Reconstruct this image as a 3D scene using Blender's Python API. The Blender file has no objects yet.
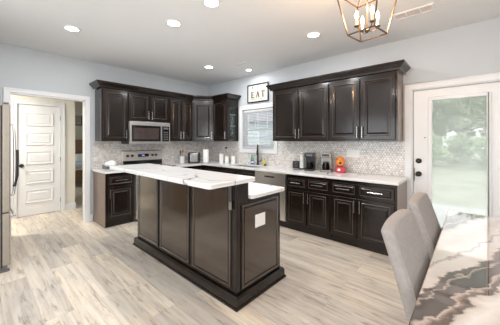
import bpy, bmesh, math, random
from mathutils import Vector, Matrix
random.seed(7)
SC = bpy.context.scene
COL = SC.collection
PI = math.pi
H = 2.74

# ------------------------------------------------------------------ camera
cd = bpy.data.cameras.new('camera'); cam = bpy.data.objects.new('camera', cd); COL.objects.link(cam)
cam.location = (4.861, -3.860, 1.376)
cam.rotation_euler = (PI/2, 0, math.radians(131.94-90))
cd.sensor_width = 36; cd.lens = 36*247.6/500; cd.shift_y = -0.043; cd.clip_start = .02; cd.clip_end = 300
SC.camera = cam

# ------------------------------------------------------------------ world, lights, exposure
SC.view_settings.view_transform = 'Standard'
SC.view_settings.look = 'None'
SC.view_settings.exposure = -0.86
SC.view_settings.gamma = 1.0
SC.view_settings.use_curve_mapping = False
W = bpy.data.worlds.new('sky'); SC.world = W; W.use_nodes = True
wn = W.node_tree.nodes; wl = W.node_tree.links
bg = wn['Background']; bg.inputs['Color'].default_value = (.96, .98, 1, 1); bg.inputs['Strength'].default_value = 4.4

def area(name, loc, rot, sx, sy, power, col=(1, 1, 1), shape='RECTANGLE', spread=PI):
    l = bpy.data.lights.new(name, 'AREA'); l.shape = shape; l.size = sx
    if shape == 'RECTANGLE': l.size_y = sy
    l.energy = power; l.color = col; l.spread = spread
    o = bpy.data.objects.new(name, l); COL.objects.link(o); o.location = loc; o.rotation_euler = rot
    return o
# fill light added at assumed windows behind the camera, tilted up for the ceiling
area('added_back_window_fill', (2.2, -6.93, 1.35), (PI/2+.35, 0, 0), 2.2, 1.7, 75, (.90, .96, 1))
area('added_back_window_fill', (5.2, -6.93, 1.35), (PI/2+.35, 0, 0), 2.0, 1.7, 35, (.90, .96, 1))
area('added_side_window_fill', (7.42, -5.0, 1.4), (PI/2+.35, 0, PI/2), 2.2, 1.6, 105, (.97, .98, 1))
CANS = [(1.25, -3.07), (2.29, -2.32), (2.95, -2.3), (3.344, -.955), (1.25, -.97), (1.668, -.345),
        (1.25, -5.0), (3.3, -4.6), (5.6, -3.4), (5.6, -5.4)]  # this row is added behind the camera as unseen fill
CANP = 22
for i, (x, y) in enumerate(CANS):
    area('can_light', (x, y, H-.012), (0, 0, 0), .14, .14, CANP if i != 5 else 9, (.98, .99, 1), 'DISK')

# ------------------------------------------------------------------ materials
def newmat(name):
    m = bpy.data.materials.new(name); m.use_nodes = True
    return m, m.node_tree.nodes, m.node_tree.links, m.node_tree.nodes['Principled BSDF']
def mat(name, col, rough=.5, metal=0, coat=0, emis=None, estr=0, noise=0, nscale=8, bump=0, bscale=60, spec=None, trans=0, stretch=None, ior=None):
    m, n, l, b = newmat(name)
    b.inputs['Base Color'].default_value = (*col, 1); b.inputs['Roughness'].default_value = rough
    b.inputs['Metallic'].default_value = metal; b.inputs['Coat Weight'].default_value = coat
    b.inputs['Coat Roughness'].default_value = .12
    if spec is not None: b.inputs['Specular IOR Level'].default_value = spec
    if trans: b.inputs['Transmission Weight'].default_value = trans
    if ior: b.inputs['IOR'].default_value = ior
    if emis: b.inputs['Emission Color'].default_value = (*emis, 1); b.inputs['Emission Strength'].default_value = estr
    if noise or bump:
        tc = n.new('ShaderNodeTexCoord'); mp = n.new('ShaderNodeMapping'); l.new(tc.outputs['Object'], mp.inputs['Vector'])
        if stretch: mp.inputs['Scale'].default_value = stretch
    if noise:
        t = n.new('ShaderNodeTexNoise'); t.inputs['Scale'].default_value = nscale; t.inputs['Detail'].default_value = 5
        l.new(mp.outputs[0], t.inputs['Vector'])
        r = n.new('ShaderNodeMapRange'); r.inputs[1].default_value = .25; r.inputs[2].default_value = .75
        r.inputs[3].default_value = 1-noise; r.inputs[4].default_value = 1+noise
        l.new(t.outputs['Fac'], r.inputs[0])
        v = n.new('ShaderNodeVectorMath'); v.operation = 'SCALE'; v.inputs[0].default_value = col
        l.new(r.outputs[0], v.inputs['Scale']); l.new(v.outputs[0], b.inputs['Base Color'])
    if bump:
        t2 = n.new('ShaderNodeTexNoise'); t2.inputs['Scale'].default_value = bscale; l.new(mp.outputs[0], t2.inputs['Vector'])
        bp = n.new('ShaderNodeBump'); bp.inputs['Strength'].default_value = bump; bp.inputs['Distance'].default_value = .01
        l.new(t2.outputs['Fac'], bp.inputs['Height']); l.new(bp.outputs[0], b.inputs['Normal'])
    return m
def ramp(n, stops, interp='LINEAR'):
    r = n.new('ShaderNodeValToRGB'); cr = r.color_ramp; cr.interpolation = interp
    while len(cr.elements) < len(stops): cr.elements.new(.5)
    for e, (p, c) in zip(cr.elements, stops): e.position = p; e.color = (*c, 1)
    return r
def mathn(n, l, op, a, b=None, c=None):
    m = n.new('ShaderNodeMath'); m.operation = op
    for i, v in enumerate((a, b, c)):
        if v is None: continue
        if isinstance(v, (int, float)): m.inputs[i].default_value = v
        else: l.new(v, m.inputs[i])
    return m.outputs[0]

WALL = mat('wall_paint', (.55, .58, .605), .85, noise=.02, nscale=3, bump=.05, bscale=180)
CEIL = mat('ceiling_paint', (.79, .805, .82), .9, bump=.05, bscale=120)
HALLW = mat('hall_paint', (.80, .76, .66), .85, noise=.02, nscale=3)
BEDW = mat('bedroom_paint', (.50, .49, .40), .85, noise=.02, nscale=3)
TRIM = mat('white_trim', (.80, .81, .82), .45, noise=.015, nscale=5)
DOORW = mat('white_door_paint', (.82, .82, .82), .4, noise=.01, nscale=5)
WOOD = mat('espresso_stain', (.012, .0075, .0055), .22, coat=.3, noise=.6, nscale=5, stretch=(7, 7, .8), bump=.10, bscale=9, spec=.3)
PANEL = mat('espresso_gloss_panel', (.032, .018, .010), .13, coat=.8, noise=.5, nscale=5, stretch=(7, 7, .8), bump=.06, bscale=6, spec=.7)
BEAD = mat('rubbed_edge_highlight', (.085, .055, .040), .22, coat=.8, noise=.4, nscale=12)  # rubbed brown edge, lightened to paint in the bead highlights
GROOVE = mat('dark_groove_line', (.006, .005, .004), .4, noise=.2)  # near-black strips along the island panel outlines
SIDEW = mat('brown_side_reflection', (.16, .095, .06), .3, coat=.4, noise=.25, nscale=7, stretch=(6, 6, .8))  # lighter than the doors: reflected light painted into the side panels
WHITE = mat('white_ceramic', (.84, .84, .82), .3, coat=.3, noise=.01)
PAPER = mat('white_paper', (.88, .88, .87), .9, noise=.03, nscale=30)
STEEL = mat('brushed_steel', (.72, .705, .68), .32, 1, noise=.06, nscale=10, stretch=(1, 1, 30))
STEELT = mat('toaster_steel', (.42, .41, .40), .28, 1, noise=.1, nscale=20)
STEELC = mat('dull_steel', (.26, .24, .22), .35, .9, noise=.1, nscale=20)
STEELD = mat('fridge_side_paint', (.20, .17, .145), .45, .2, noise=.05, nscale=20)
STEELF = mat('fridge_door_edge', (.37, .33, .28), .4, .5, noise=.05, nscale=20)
NICKEL = mat('satin_nickel', (.40, .38, .36), .25, 1, noise=.04, nscale=20)
BRONZE = mat('oil_rubbed_bronze', (.022, .017, .014), .3, .3, noise=.2, nscale=20)
BLACK = mat('black_plastic', (.014, .014, .015), .35, noise=.15, nscale=15)
BLACKG = mat('black_glass', (.01, .01, .011), .08, coat=.6, noise=.1)
MWG = mat('microwave_window', (.06, .045, .04), .12, coat=.5, noise=.15, nscale=12)
GREYP = mat('grey_plastic', (.12, .12, .125), .45, noise=.12, nscale=15)
LIDW = mat('light_wood', (.58, .42, .26), .5, noise=.15, nscale=20, stretch=(1, 8, 1))
RUSTIC = mat('rustic_wood', (.22, .13, .07), .6, noise=.4, nscale=9, stretch=(1, 1, 6))
LENS = mat('lamp_lens', (1, 1, 1), .5, emis=(1, .97, .93), estr=30, noise=.01)
SLOT = mat('vent_dark', (.05, .048, .045), .8, noise=.1)
VENTB = mat('vent_brown', (.38, .30, .24), .7, noise=.1)
FABR = mat('taupe_linen', (.37, .335, .315), .95, noise=.1, nscale=60, bump=.5, bscale=500)
FABS = mat('taupe_linen_piping', (.40, .36, .34), .95, noise=.1, nscale=60, bump=.5, bscale=500)

def quartz():
    m, n, l, b = newmat('white_quartz')
    tc = n.new('ShaderNodeTexCoord')
    nz = n.new('ShaderNodeTexNoise'); nz.inputs['Scale'].default_value = 1.9; nz.inputs['Detail'].default_value = 4
    l.new(tc.outputs['Object'], nz.inputs['Vector'])
    mx = n.new('ShaderNodeVectorMath'); mx.operation = 'MULTIPLY_ADD'; mx.inputs[1].default_value = (.7, .7, .7)
    l.new(nz.outputs['Color'], mx.inputs[0]); l.new(tc.outputs['Object'], mx.inputs[2])
    vo = n.new('ShaderNodeTexVoronoi'); vo.feature = 'DISTANCE_TO_EDGE'; vo.inputs['Scale'].default_value = 1.25
    l.new(mx.outputs[0], vo.inputs['Vector'])
    r = ramp(n, [(0, (.13, .12, .13)), (.006, (.40, .39, .40)), (.014, (.74, .735, .73)), (1, (.77, .765, .755))])
    l.new(vo.outputs['Distance'], r.inputs[0])
    n2 = n.new('ShaderNodeTexNoise'); n2.inputs['Scale'].default_value = 1.3; l.new(tc.outputs['Object'], n2.inputs['Vector'])
    r2 = ramp(n, [(.40, (0, 0, 0)), (.50, (1, 1, 1))]); l.new(n2.outputs['Fac'], r2.inputs[0])
    mix = n.new('ShaderNodeMix'); mix.data_type = 'RGBA'; l.new(r2.outputs[0], mix.inputs[0])
    mix.inputs[6].default_value = (.77, .765, .755, 1); l.new(r.outputs[0], mix.inputs[7])
    l.new(mix.outputs[2], b.inputs['Base Color']); b.inputs['Roughness'].default_value = .16
    return m
QUARTZ = quartz()
QEDGE = mat('quartz_edge', (.70, .62, .52), .3, noise=.05, nscale=20)

def floor_mat(name):
    m, n, l, b = newmat(name)
    tc = n.new('ShaderNodeTexCoord')
    br = n.new('ShaderNodeTexBrick'); l.new(tc.outputs['Object'], br.inputs['Vector'])
    br.inputs['Scale'].default_value = 1; br.inputs['Brick Width'].default_value = 1.5; br.inputs['Row Height'].default_value = .195
    br.inputs['Mortar Size'].default_value = .0016; br.inputs['Mortar Smooth'].default_value = .3
    br.inputs['Color1'].default_value = (0, 0, 0, 1); br.inputs['Color2'].default_value = (1, 1, 1, 1); br.inputs['Mortar'].default_value = (.5, .5, .5, 1)
    br.offset = .37; br.offset_frequency = 2
    sh = n.new('ShaderNodeVectorMath'); sh.operation = 'MULTIPLY_ADD'; sh.inputs[1].default_value = (9, 3, 5)
    l.new(br.outputs['Color'], sh.inputs[0]); l.new(tc.outputs['Object'], sh.inputs[2])
    def grain(sc, scale, det, dist):
        mp = n.new('ShaderNodeMapping'); mp.inputs['Scale'].default_value = sc; l.new(sh.outputs[0], mp.inputs[0])
        t = n.new('ShaderNodeTexNoise'); t.inputs['Scale'].default_value = scale; t.inputs['Detail'].default_value = det; t.inputs['Roughness'].default_value = .68
        t.inputs['Distortion'].default_value = dist; l.new(mp.outputs[0], t.inputs['Vector']); return t
    t = grain((.65, 14, 1), 1.5, 9, .7); t2 = grain((.9, 3.0, 1), 1.5, 4, .5); t3 = grain((1.2, 9, 1), 2.4, 7, .6)
    r = ramp(n, [(.30, (.30, .235, .18)), (.42, (.48, .40, .32)), (.52, (.70, .62, .52)), (.68, (.84, .77, .67))]); l.new(t.outputs['Fac'], r.inputs[0])
    r2 = ramp(n, [(.32, (.58, .55, .53)), (.48, (.78, .72, .65)), (.66, (.90, .80, .66))]); l.new(t2.outputs['Fac'], r2.inputs[0])
    r3 = ramp(n, [(.35, (.42, .38, .35)), (.44, (.92, .90, .88)), (.55, (1, 1, 1))]); l.new(t3.outputs['Fac'], r3.inputs[0])
    def mixn(f, a, c, bt='MIX'):
        x = n.new('ShaderNodeMix'); x.data_type = 'RGBA'; x.blend_type = bt; x.inputs[0].default_value = f; l.new(a, x.inputs[6]); l.new(c, x.inputs[7]); return x.outputs[2]
    c = mixn(.5, r.outputs[0], r2.outputs[0]); c = mixn(.75, c, r3.outputs[0], 'MULTIPLY')
    rb = ramp(n, [(0, (.76, .76, .77)), (.5, (.93, .925, .915)), (1, (1.10, 1.07, 1.02))]); l.new(br.outputs['Color'], rb.inputs[0])
    c = mixn(1, c, rb.outputs[0], 'MULTIPLY')
    mo = n.new('ShaderNodeMix'); mo.data_type = 'RGBA'; mo.inputs[7].default_value = (.30, .25, .20, 1)
    l.new(mathn(n, l, 'MULTIPLY', br.outputs['Fac'], .5), mo.inputs[0]); l.new(c, mo.inputs[6])
    l.new(mo.outputs[2], b.inputs['Base Color'])
    b.inputs['Roughness'].default_value = .36
    bp = n.new('ShaderNodeBump'); bp.inputs['Strength'].default_value = .12; bp.inputs['Distance'].default_value = .003
    l.new(t.outputs['Fac'], bp.inputs['Height']); l.new(bp.outputs[0], b.inputs['Normal'])
    return m
FLOOR = floor_mat('vinyl_plank')

def mosaic(axis):
    # little hexagons, two offset lattices
    m, n, l, b = newmat('hex_mosaic_'+axis)
    tc = n.new('ShaderNodeTexCoord'); sp = n.new('ShaderNodeSeparateXYZ'); l.new(tc.outputs['Object'], sp.inputs[0])
    u = sp.outputs['X' if axis == 'x' else 'Y']; v = sp.outputs['Z']
    s = .036; sx, sy = s, s*1.732
    def lat(off):
        a = mathn(n, l, 'FLOORED_MODULO', mathn(n, l, 'ADD', u, 10+off*sx/2), sx)
        c = mathn(n, l, 'FLOORED_MODULO', mathn(n, l, 'ADD', v, 10+off*sy/2), sy)
        a = mathn(n, l, 'ABSOLUTE', mathn(n, l, 'SUBTRACT', a, sx/2)); c = mathn(n, l, 'ABSOLUTE', mathn(n, l, 'SUBTRACT', c, sy/2))
        e = mathn(n, l, 'MAXIMUM', a, mathn(n, l, 'ADD', mathn(n, l, 'MULTIPLY', a, .5), mathn(n, l, 'MULTIPLY', c, .866)))
        return e
    e = mathn(n, l, 'MINIMUM', lat(0), lat(1))
    r = ramp(n, [(0, (0, 0, 0)), (.41, (0, 0, 0)), (.44, (1, 1, 1))]); l.new(mathn(n, l, 'DIVIDE', e, s), r.inputs[0])
    vo = n.new('ShaderNodeTexVoronoi'); vo.inputs['Scale'].default_value = 34; l.new(tc.outputs['Object'], vo.inputs['Vector'])
    rc = ramp(n, [(.2, (.58, .535, .50)), (.45, (.72, .685, .66)), (.65, (.82, .80, .785)), (.9, (.88, .87, .86))]); l.new(vo.outputs['Color'], rc.inputs[0])
    mix = n.new('ShaderNodeMix'); mix.data_type = 'RGBA'; l.new(r.outputs[0], mix.inputs[0])
    l.new(rc.outputs[0], mix.inputs[6]); mix.inputs[7].default_value = (.46, .42, .385, 1)
    l.new(mix.outputs[2], b.inputs['Base Color']); b.inputs['Roughness'].default_value = .25
    return m
MOSX, MOSY = mosaic('x'), mosaic('y')

def marble_top():
    m, n, l, b = newmat('swirled_resin')
    tc = n.new('ShaderNodeTexCoord')
    sp = n.new('ShaderNodeSeparateXYZ'); l.new(tc.outputs['Object'], sp.inputs[0])
    nz = n.new('ShaderNodeTexNoise'); nz.inputs['Scale'].default_value = 2.6; nz.inputs['Detail'].default_value = 7; nz.inputs['Distortion'].default_value = 1.2
    nz.inputs['Roughness'].default_value = .6
    l.new(tc.outputs['Object'], nz.inputs['Vector'])
    # diagonal bands: warped distance to a slanting line
    d = mathn(n, l, 'SUBTRACT', sp.outputs['Y'], mathn(n, l, 'MULTIPLY', sp.outputs['X'], 2.8))
    d = mathn(n, l, 'DIVIDE', mathn(n, l, 'SUBTRACT', d, .6535), 2.97)
    d = mathn(n, l, 'ADD', d, mathn(n, l, 'MULTIPLY', mathn(n, l, 'SUBTRACT', nz.outputs['Fac'], .5), .20))
    fr = mathn(n, l, 'FRACT', mathn(n, l, 'ADD', mathn(n, l, 'DIVIDE', d, .44), 10.43))
    cream = (.56, .49, .43)
    r = ramp(n, [(0, cream), (.16, (.68, .63, .58)), (.26, (.50, .42, .36)), (.285, (.05, .028, .017)), (.32, (.13, .08, .055)), (.35, (.45, .36, .30)), (.37, (.045, .028, .02)), (.43, (.085, .06, .05)),
                 (.475, (.03, .018, .012)), (.50, (.40, .32, .26)), (.515, (.06, .036, .025)), (.56, (.10, .065, .045)), (.585, (.62, .54, .48)), (.74, (.68, .64, .60)), (.78, (.36, .30, .27)), (.80, (.66, .61, .56)), (1, cream)])
    l.new(fr, r.inputs[0]); l.new(r.outputs[0], b.inputs['Base Color'])
    b.inputs['Roughness'].default_value = .05; b.inputs['Coat Weight'].default_value = 1; b.inputs['Coat Roughness'].default_value = .02; b.inputs['Coat IOR'].default_value = 1.9
    b.inputs['Specular IOR Level'].default_value = .1
    return m
RESIN = marble_top()

def glass(name, tint=(1, 1, 1), refl=.08, haze=0):
    m, n, l, b = newmat(name); n.remove(b)
    out = [x for x in n if x.type == 'OUTPUT_MATERIAL'][0]
    t = n.new('ShaderNodeBsdfTransparent'); t.inputs[0].default_value = (*tint, 1)
    g = n.new('ShaderNodeBsdfGlossy'); g.inputs['Roughness'].default_value = .02
    fz = n.new('ShaderNodeFresnel'); fz.inputs['IOR'].default_value = 1.3
    mx = n.new('ShaderNodeMixShader'); l.new(fz.outputs[0], mx.inputs[0]); l.new(t.outputs[0], mx.inputs[1]); l.new(g.outputs[0], mx.inputs[2])
    l.new(mx.outputs[0], out.inputs[0])
    if haze:
        d = n.new('ShaderNodeBsdfTranslucent'); d.inputs[0].default_value = (.95, .95, .93, 1)
        m2 = n.new('ShaderNodeMixShader'); m2.inputs[0].default_value = haze
        l.new(mx.outputs[0], m2.inputs[1]); l.new(d.outputs[0], m2.inputs[2]); l.new(m2.outputs[0], out.inputs[0])
    return m
GLASS = glass('clear_glass')
DGLASS = glass('dusty_glare_door_glass', haze=.28)  # thin dust haze, strengthened to imitate glare from the bright yard
CGLASS = glass('cabinet_glass', (.8, .9, .86))
CARAFE = glass('dark_carafe_glass', (.25, .23, .22))

def leafmat(name, c1, c2):
    m, n, l, b = newmat(name)
    oi = n.new('ShaderNodeTexCoord'); t = n.new('ShaderNodeTexNoise'); t.inputs['Scale'].default_value = 1.4; t.inputs['Detail'].default_value = 6
    l.new(oi.outputs['Object'], t.inputs['Vector']); r = ramp(n, [(.35, c1), (.65, c2)]); l.new(t.outputs['Fac'], r.inputs[0])
    l.new(r.outputs[0], b.inputs['Base Color']); b.inputs['Roughness'].default_value = .6
    return m
LEAF = leafmat('tree_leaves', (.22, .29, .17), (.54, .62, .42))
LEAF2 = leafmat('bush_leaves', (.26, .37, .20), (.55, .66, .44))
GRASS = leafmat('lawn_grass', (.25, .29, .20), (.38, .41, .31))
BARK = mat('bark', (.16, .12, .09), .9, noise=.3)
SIDING = mat('grey_blue_siding', (.42, .50, .56), .7, noise=.05)
ROOFM = mat('grey_shingle', (.20, .21, .23), .8, noise=.2, nscale=30)

# ------------------------------------------------------------------ mesh helpers
class MB:
    def __init__(s): s.v = []; s.f = []
    def add(s, vs, fs):
        o = len(s.v); s.v += [tuple(v) for v in vs]; s.f += [tuple(i+o for i in f) for f in fs]; return s
    def box(s, x0, y0, z0, x1, y1, z1):
        if x0 > x1: x0, x1 = x1, x0
        if y0 > y1: y0, y1 = y1, y0
        if z0 > z1: z0, z1 = z1, z0
        return s.add([(x0,y0,z0),(x1,y0,z0),(x1,y1,z0),(x0,y1,z0),(x0,y0,z1),(x1,y0,z1),(x1,y1,z1),(x0,y1,z1)],
              [(3,2,1,0),(4,5,6,7),(0,1,5,4),(1,2,6,5),(2,3,7,6),(3,0,4,7)])
    def lathe(s, cx, cy, prof, seg=20, axis='z'):
        vs = []; fs = []
        for r, z in prof:
            for k in range(seg):
                a = 2*PI*k/seg; u, v = r*math.cos(a), r*math.sin(a)
                vs.append((cx+u, cy+v, z) if axis == 'z' else ((cx+u, z, cy+v) if axis == 'y' else (z, cx+u, cy+v)))
        m = len(prof)
        for i in range(m-1):
            for k in range(seg):
                q = (i*seg+k, i*seg+(k+1) % seg, (i+1)*seg+(k+1) % seg, (i+1)*seg+k); fs.append(q if axis != 'y' else q[::-1])
        fs.append(tuple(range(seg))[::-1] if axis != 'y' else tuple(range(seg)))
        t = tuple((m-1)*seg+k for k in range(seg)); fs.append(t if axis != 'y' else t[::-1])
        return s.add(vs, fs)
    def tube(s, pts, r, seg=8, closed=False):
        pts = [Vector(p) for p in pts]; n = len(pts); rs = r if isinstance(r, (list, tuple)) else [r]*n
        up = None; base = len(s.v); vs = []; fs = []
        for i, p in enumerate(pts):
            if closed: t = (pts[(i+1) % n]-pts[i-1])
            else: t = pts[min(i+1, n-1)]-pts[max(i-1, 0)]
            t.normalize()
            if up is None: up = Vector((0, 0, 1)) if abs(t.z) < .9 else Vector((1, 0, 0))
            a = t.cross(up).normalized(); up = a.cross(t).normalized()
            for k in range(seg):
                g = 2*PI*k/seg+PI/seg; vs.append(p+a*math.cos(g)*rs[i]+up*math.sin(g)*rs[i])
        for i in range(n if closed else n-1):
            j = (i+1) % n
            for k in range(seg): fs.append((i*seg+k, j*seg+k, j*seg+(k+1) % seg, i*seg+(k+1) % seg))
        if not closed: fs.append(tuple(range(seg))); fs.append(tuple((n-1)*seg+k for k in range(seg))[::-1])
        return s.add(vs, fs)
    def front(s, x0, z0, x1, z1, y, loops):
        # panelled front facing -y; loops = [(inset, outward)], first is the outer edge
        vs = []; fs = []
        for ins, o in loops:
            vs += [(x0+ins, y-o, z0+ins), (x1-ins, y-o, z0+ins), (x1-ins, y-o, z1-ins), (x0+ins, y-o, z1-ins)]
        b = len(vs); vs += [(x0, y, z0), (x1, y, z0), (x1, y, z1), (x0, y, z1)]
        for i in range(len(loops)-1):
            for k in range(4): fs.append((i*4+k, i*4+(k+1) % 4, i*4+4+(k+1) % 4, i*4+4+k))
        e = (len(loops)-1)*4; fs.append((e, e+1, e+2, e+3))
        for k in range(4): fs.append((b+k, b+(k+1) % 4, (k+1) % 4, k))
        fs.append((b+3, b+2, b+1, b))
        return s.add(vs, fs)
    def sweep(s, path, prof):
        # path: 2-D points, prof: (outward, z); outward = right-hand side of travel; mitred
        n = len(path); nr = []
        for i in range(n-1):
            d = Vector((path[i+1][0]-path[i][0], path[i+1][1]-path[i][1])).normalized(); nr.append(Vector((d.y, -d.x)))
        vs = []; fs = []
        for i in range(n):
            if i == 0: m = nr[0]
            elif i == n-1: m = nr[-1]
            else:
                m = (nr[i-1]+nr[i]); m = m/(m.length_squared/2) if m.length > .01 else nr[i]
            for o, z in prof: vs.append((path[i][0]+m.x*o, path[i][1]+m.y*o, z))
        k = len(prof)
        for i in range(n-1):
            for j in range(k): fs.append((i*k+j, i*k+(j+1) % k, (i+1)*k+(j+1) % k, (i+1)*k+j))
        fs.append(tuple(range(k))[::-1]); fs.append(tuple((n-1)*k+j for j in range(k)))
        return s.add(vs, fs)
    def blob(s, c, r, seg=14, rings=9, fn=None):
        vs = [];
        for i in range(rings+1):
            th = PI*i/rings
            for k in range(seg):
                a = 2*PI*k/seg; p = Vector((math.sin(th)*math.cos(a)*r[0], math.sin(th)*math.sin(a)*r[1], math.cos(th)*r[2]))
                if fn: p = fn(p)
                vs.append((p.x+c[0], p.y+c[1], p.z+c[2]))
        fs = []
        for i in range(rings):
            for k in range(seg): fs.append((i*seg+k, (i+1)*seg+k, (i+1)*seg+(k+1) % seg, i*seg+(k+1) % seg))
        return s.add(vs, fs)
    def build(s, name, m, parent=None, bevel=0, smooth=False, seg=2, loc=None, rotz=0, subsurf=0):
        if parent is None and loc is None:
            xs = [v[0] for v in s.v]; ys = [v[1] for v in s.v]; zs = [v[2] for v in s.v]
            loc = ((min(xs)+max(xs))/2, (min(ys)+max(ys))/2, min(zs))
            s.v = [(v[0]-loc[0], v[1]-loc[1], v[2]-loc[2]) for v in s.v]
        me = bpy.data.meshes.new(name); me.from_pydata(s.v, [], s.f); me.validate(); me.materials.append(m)
        bm = bmesh.new(); bm.from_mesh(me); bmesh.ops.remove_doubles(bm, verts=bm.verts, dist=1e-6); bmesh.ops.recalc_face_normals(bm, faces=bm.faces); bm.to_mesh(me); bm.free()
        if smooth:
            for p in me.polygons: p.use_smooth = True
            me.set_sharp_from_angle(angle=math.radians(38))
        o = bpy.data.objects.new(name, me); COL.objects.link(o)
        if loc: o.location = loc
        o.rotation_euler.z = rotz
        if parent: o.parent = parent
        if bevel:
            b = o.modifiers.new('bevel', 'BEVEL'); b.width = bevel; b.segments = seg; b.limit_method = 'ANGLE'; b.angle_limit = math.radians(40)
        if subsurf:
            q = o.modifiers.new('sub', 'SUBSURF'); q.levels = subsurf; q.render_levels = subsurf
        return o
def tag(o, label, cat, group=None, kind=None):
    o['label'] = label; o['category'] = cat
    if group: o['group'] = group
    if kind: o['kind'] = kind
    return o
def thing(name, loc, rotz, label, cat, group=None):
    o = bpy.data.objects.new(name, None); COL.objects.link(o); o.location = loc; o.rotation_euler.z = rotz; o.empty_display_size = .1
    return tag(o, label, cat, group)
def struct(mb, name, m, label=None, bevel=0, world=False):
    o = mb.build(name, m, bevel=bevel, loc=(0, 0, 0) if world else None); o['kind'] = 'structure'
    if label: o['label'] = label
    return o
def copy_tree(root, loc, rotz=None, label=None):
    r = root.copy(); COL.objects.link(r); r.location = loc
    if rotz is not None: r.rotation_euler.z = rotz
    if label: r['label'] = label
    for ch in root.children:
        c = ch.copy(); COL.objects.link(c); c.parent = r
        for g in ch.children:
            d = g.copy(); COL.objects.link(d); d.parent = c
    return r
def grid_wall(mb, axis, c0, c1, u0, u1, z0, z1, holes):
    us = sorted({u0, u1, *[h[0] for h in holes], *[h[1] for h in holes]}); zs = sorted({z0, z1, *[h[2] for h in holes], *[h[3] for h in holes]})
    for a, b in zip(us, us[1:]):
        for c, d in zip(zs, zs[1:]):
            if any(h[0] <= a and b <= h[1] and h[2] <= c and d <= h[3] for h in holes): continue
            if axis == 'y': mb.box(a, c0, c, b, c1, d)
            else: mb.box(c0, a, c, c1, b, d)
    return mb

# ------------------------------------------------------------------ the room
XR, YB = 7.5, -7.0
OP0, OP1, OPZ = -3.53, -2.605, 2.065
WX0, WX1, WZ0, WZ1 = 1.19, 2.02, 1.215, 2.035
DX0, DX1, DZ = 4.262, 5.21, 2.05
struct(MB().box(-7.2, YB-.1, -.1, XR+.1, .10, 0), 'floor', FLOOR, world=True)
struct(MB().box(-.12, YB-.1, H, XR+.1, .14, H+.1), 'ceiling', CEIL)
struct(grid_wall(MB(), 'x', -.12, 0, YB, .12, 0, H, [(OP0, OP1, 0, OPZ)]), 'wall_left', WALL, world=True)
struct(grid_wall(MB(), 'y', 0, .14, 0, XR, 0, H, [(WX0, WX1, WZ0, WZ1), (DX0, DX1, 0, DZ)]), 'wall_right', WALL, world=True)
struct(grid_wall(MB(), 'y', YB-.1, YB, -.12, XR+.1, 0, H, [(1.0, 3.4, .45, 2.25), (4.1, 6.3, .45, 2.25)]), 'wall_back', WALL, world=True)  # unseen window openings, added for the fill lights
struct(grid_wall(MB(), 'x', XR, XR+.1, YB, .14, 0, H, [(-6.2, -3.8, .55, 2.25)]), 'wall_side', WALL, world=True)
struct(MB().box(0, -4.62, 0, 1.35, -4.5, H), 'wall_partition', WALL, world=True)

def casing(name, axis, c, out, u0, u1, z0, z1, w=.085, t=.018, bottom=False, label=None):
    mb = MB()
    def bx(a, b, z, zz):
        if axis == 'x': mb.box(c, a, z, c+out*t, b, zz)
        else: mb.box(a, c, z, b, c+out*t, zz)
    bx(u0-w, u0, z0-(w if bottom else 0), z1+w); bx(u1, u1+w, z0-(w if bottom else 0), z1+w); bx(u0, u1, z1, z1+w)
    if bottom: bx(u0, u1, z0-w, z0)
    def b2(a, b, z, zz):
        if axis == 'x': mb.box(c+out*t, a, z, c+out*(t+.006), b, zz)
        else: mb.box(a, c+out*t, z, b, c+out*(t+.006), zz)
    b2(u0-w, u0-w+.02, z0-(w if bottom else 0), z1+w); b2(u1+w-.02, u1+w, z0-(w if bottom else 0), z1+w); b2(u0-w+.02, u1+w-.02, z1+w-.02, z1+w)
    if bottom: b2(u0-w+.02, u1+w-.02, z0-w, z0-w+.02)
    return struct(mb, name, TRIM, label, bevel=.003)
casing('trim_1', 'x', 0, 1, OP0, OP1, 0, OPZ, w=.062)
# jamb lining of the opening
j = MB(); j.box(-.12, OP1, 0, 0, OP1+.0015, OPZ); j.box(-.12, OP1-.012, 0, .002, OP1-.001, OPZ-.001); j.box(-.12, OP0+.001, 0, .002, OP0+.018, OPZ-.001); j.box(-.12, OP0+.02, OPZ-.018, .002, OP1-.02, OPZ-.001)
struct(j, 'trim_2', TRIM)
casing('trim_3', 'y', 0, -1, WX0, WX1, WZ0, WZ1, w=.085, bottom=True)
casing('trim_4', 'y', 0, -1, DX0, DX1, 0, DZ, w=.075)
def base(name, x0, y0, x1, y1, h=.12):
    struct(MB().box(x0, y0, 0, x1, y1, h), name, TRIM, bevel=.004)
base('baseboard_left', .001, -2.541, .015, -2.502)
base('baseboard_right', DX1+.078, -.015, XR-.02, -.001)
base('baseboard_back', .1, YB+.001, XR-.02, YB+.015)
base('baseboard_side', XR-.015, YB+.02, XR-.001, -.02)
struct(MB().box(.0005, -2.50, .901, .009, -.0095, 1.372), 'wall_tile_left', MOSY, 'pale hexagon mosaic tile behind the range', world=True)
bs = MB(); grid_wall(bs, 'y', -.009, -.0005, .0095, 4.225, .901, 1.372, [(WX0-.087, WX1+.087, 1.127, 1.372)])
struct(bs, 'wall_tile_right', MOSX, 'pale hexagon mosaic tile behind the sink', world=True)

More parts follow.
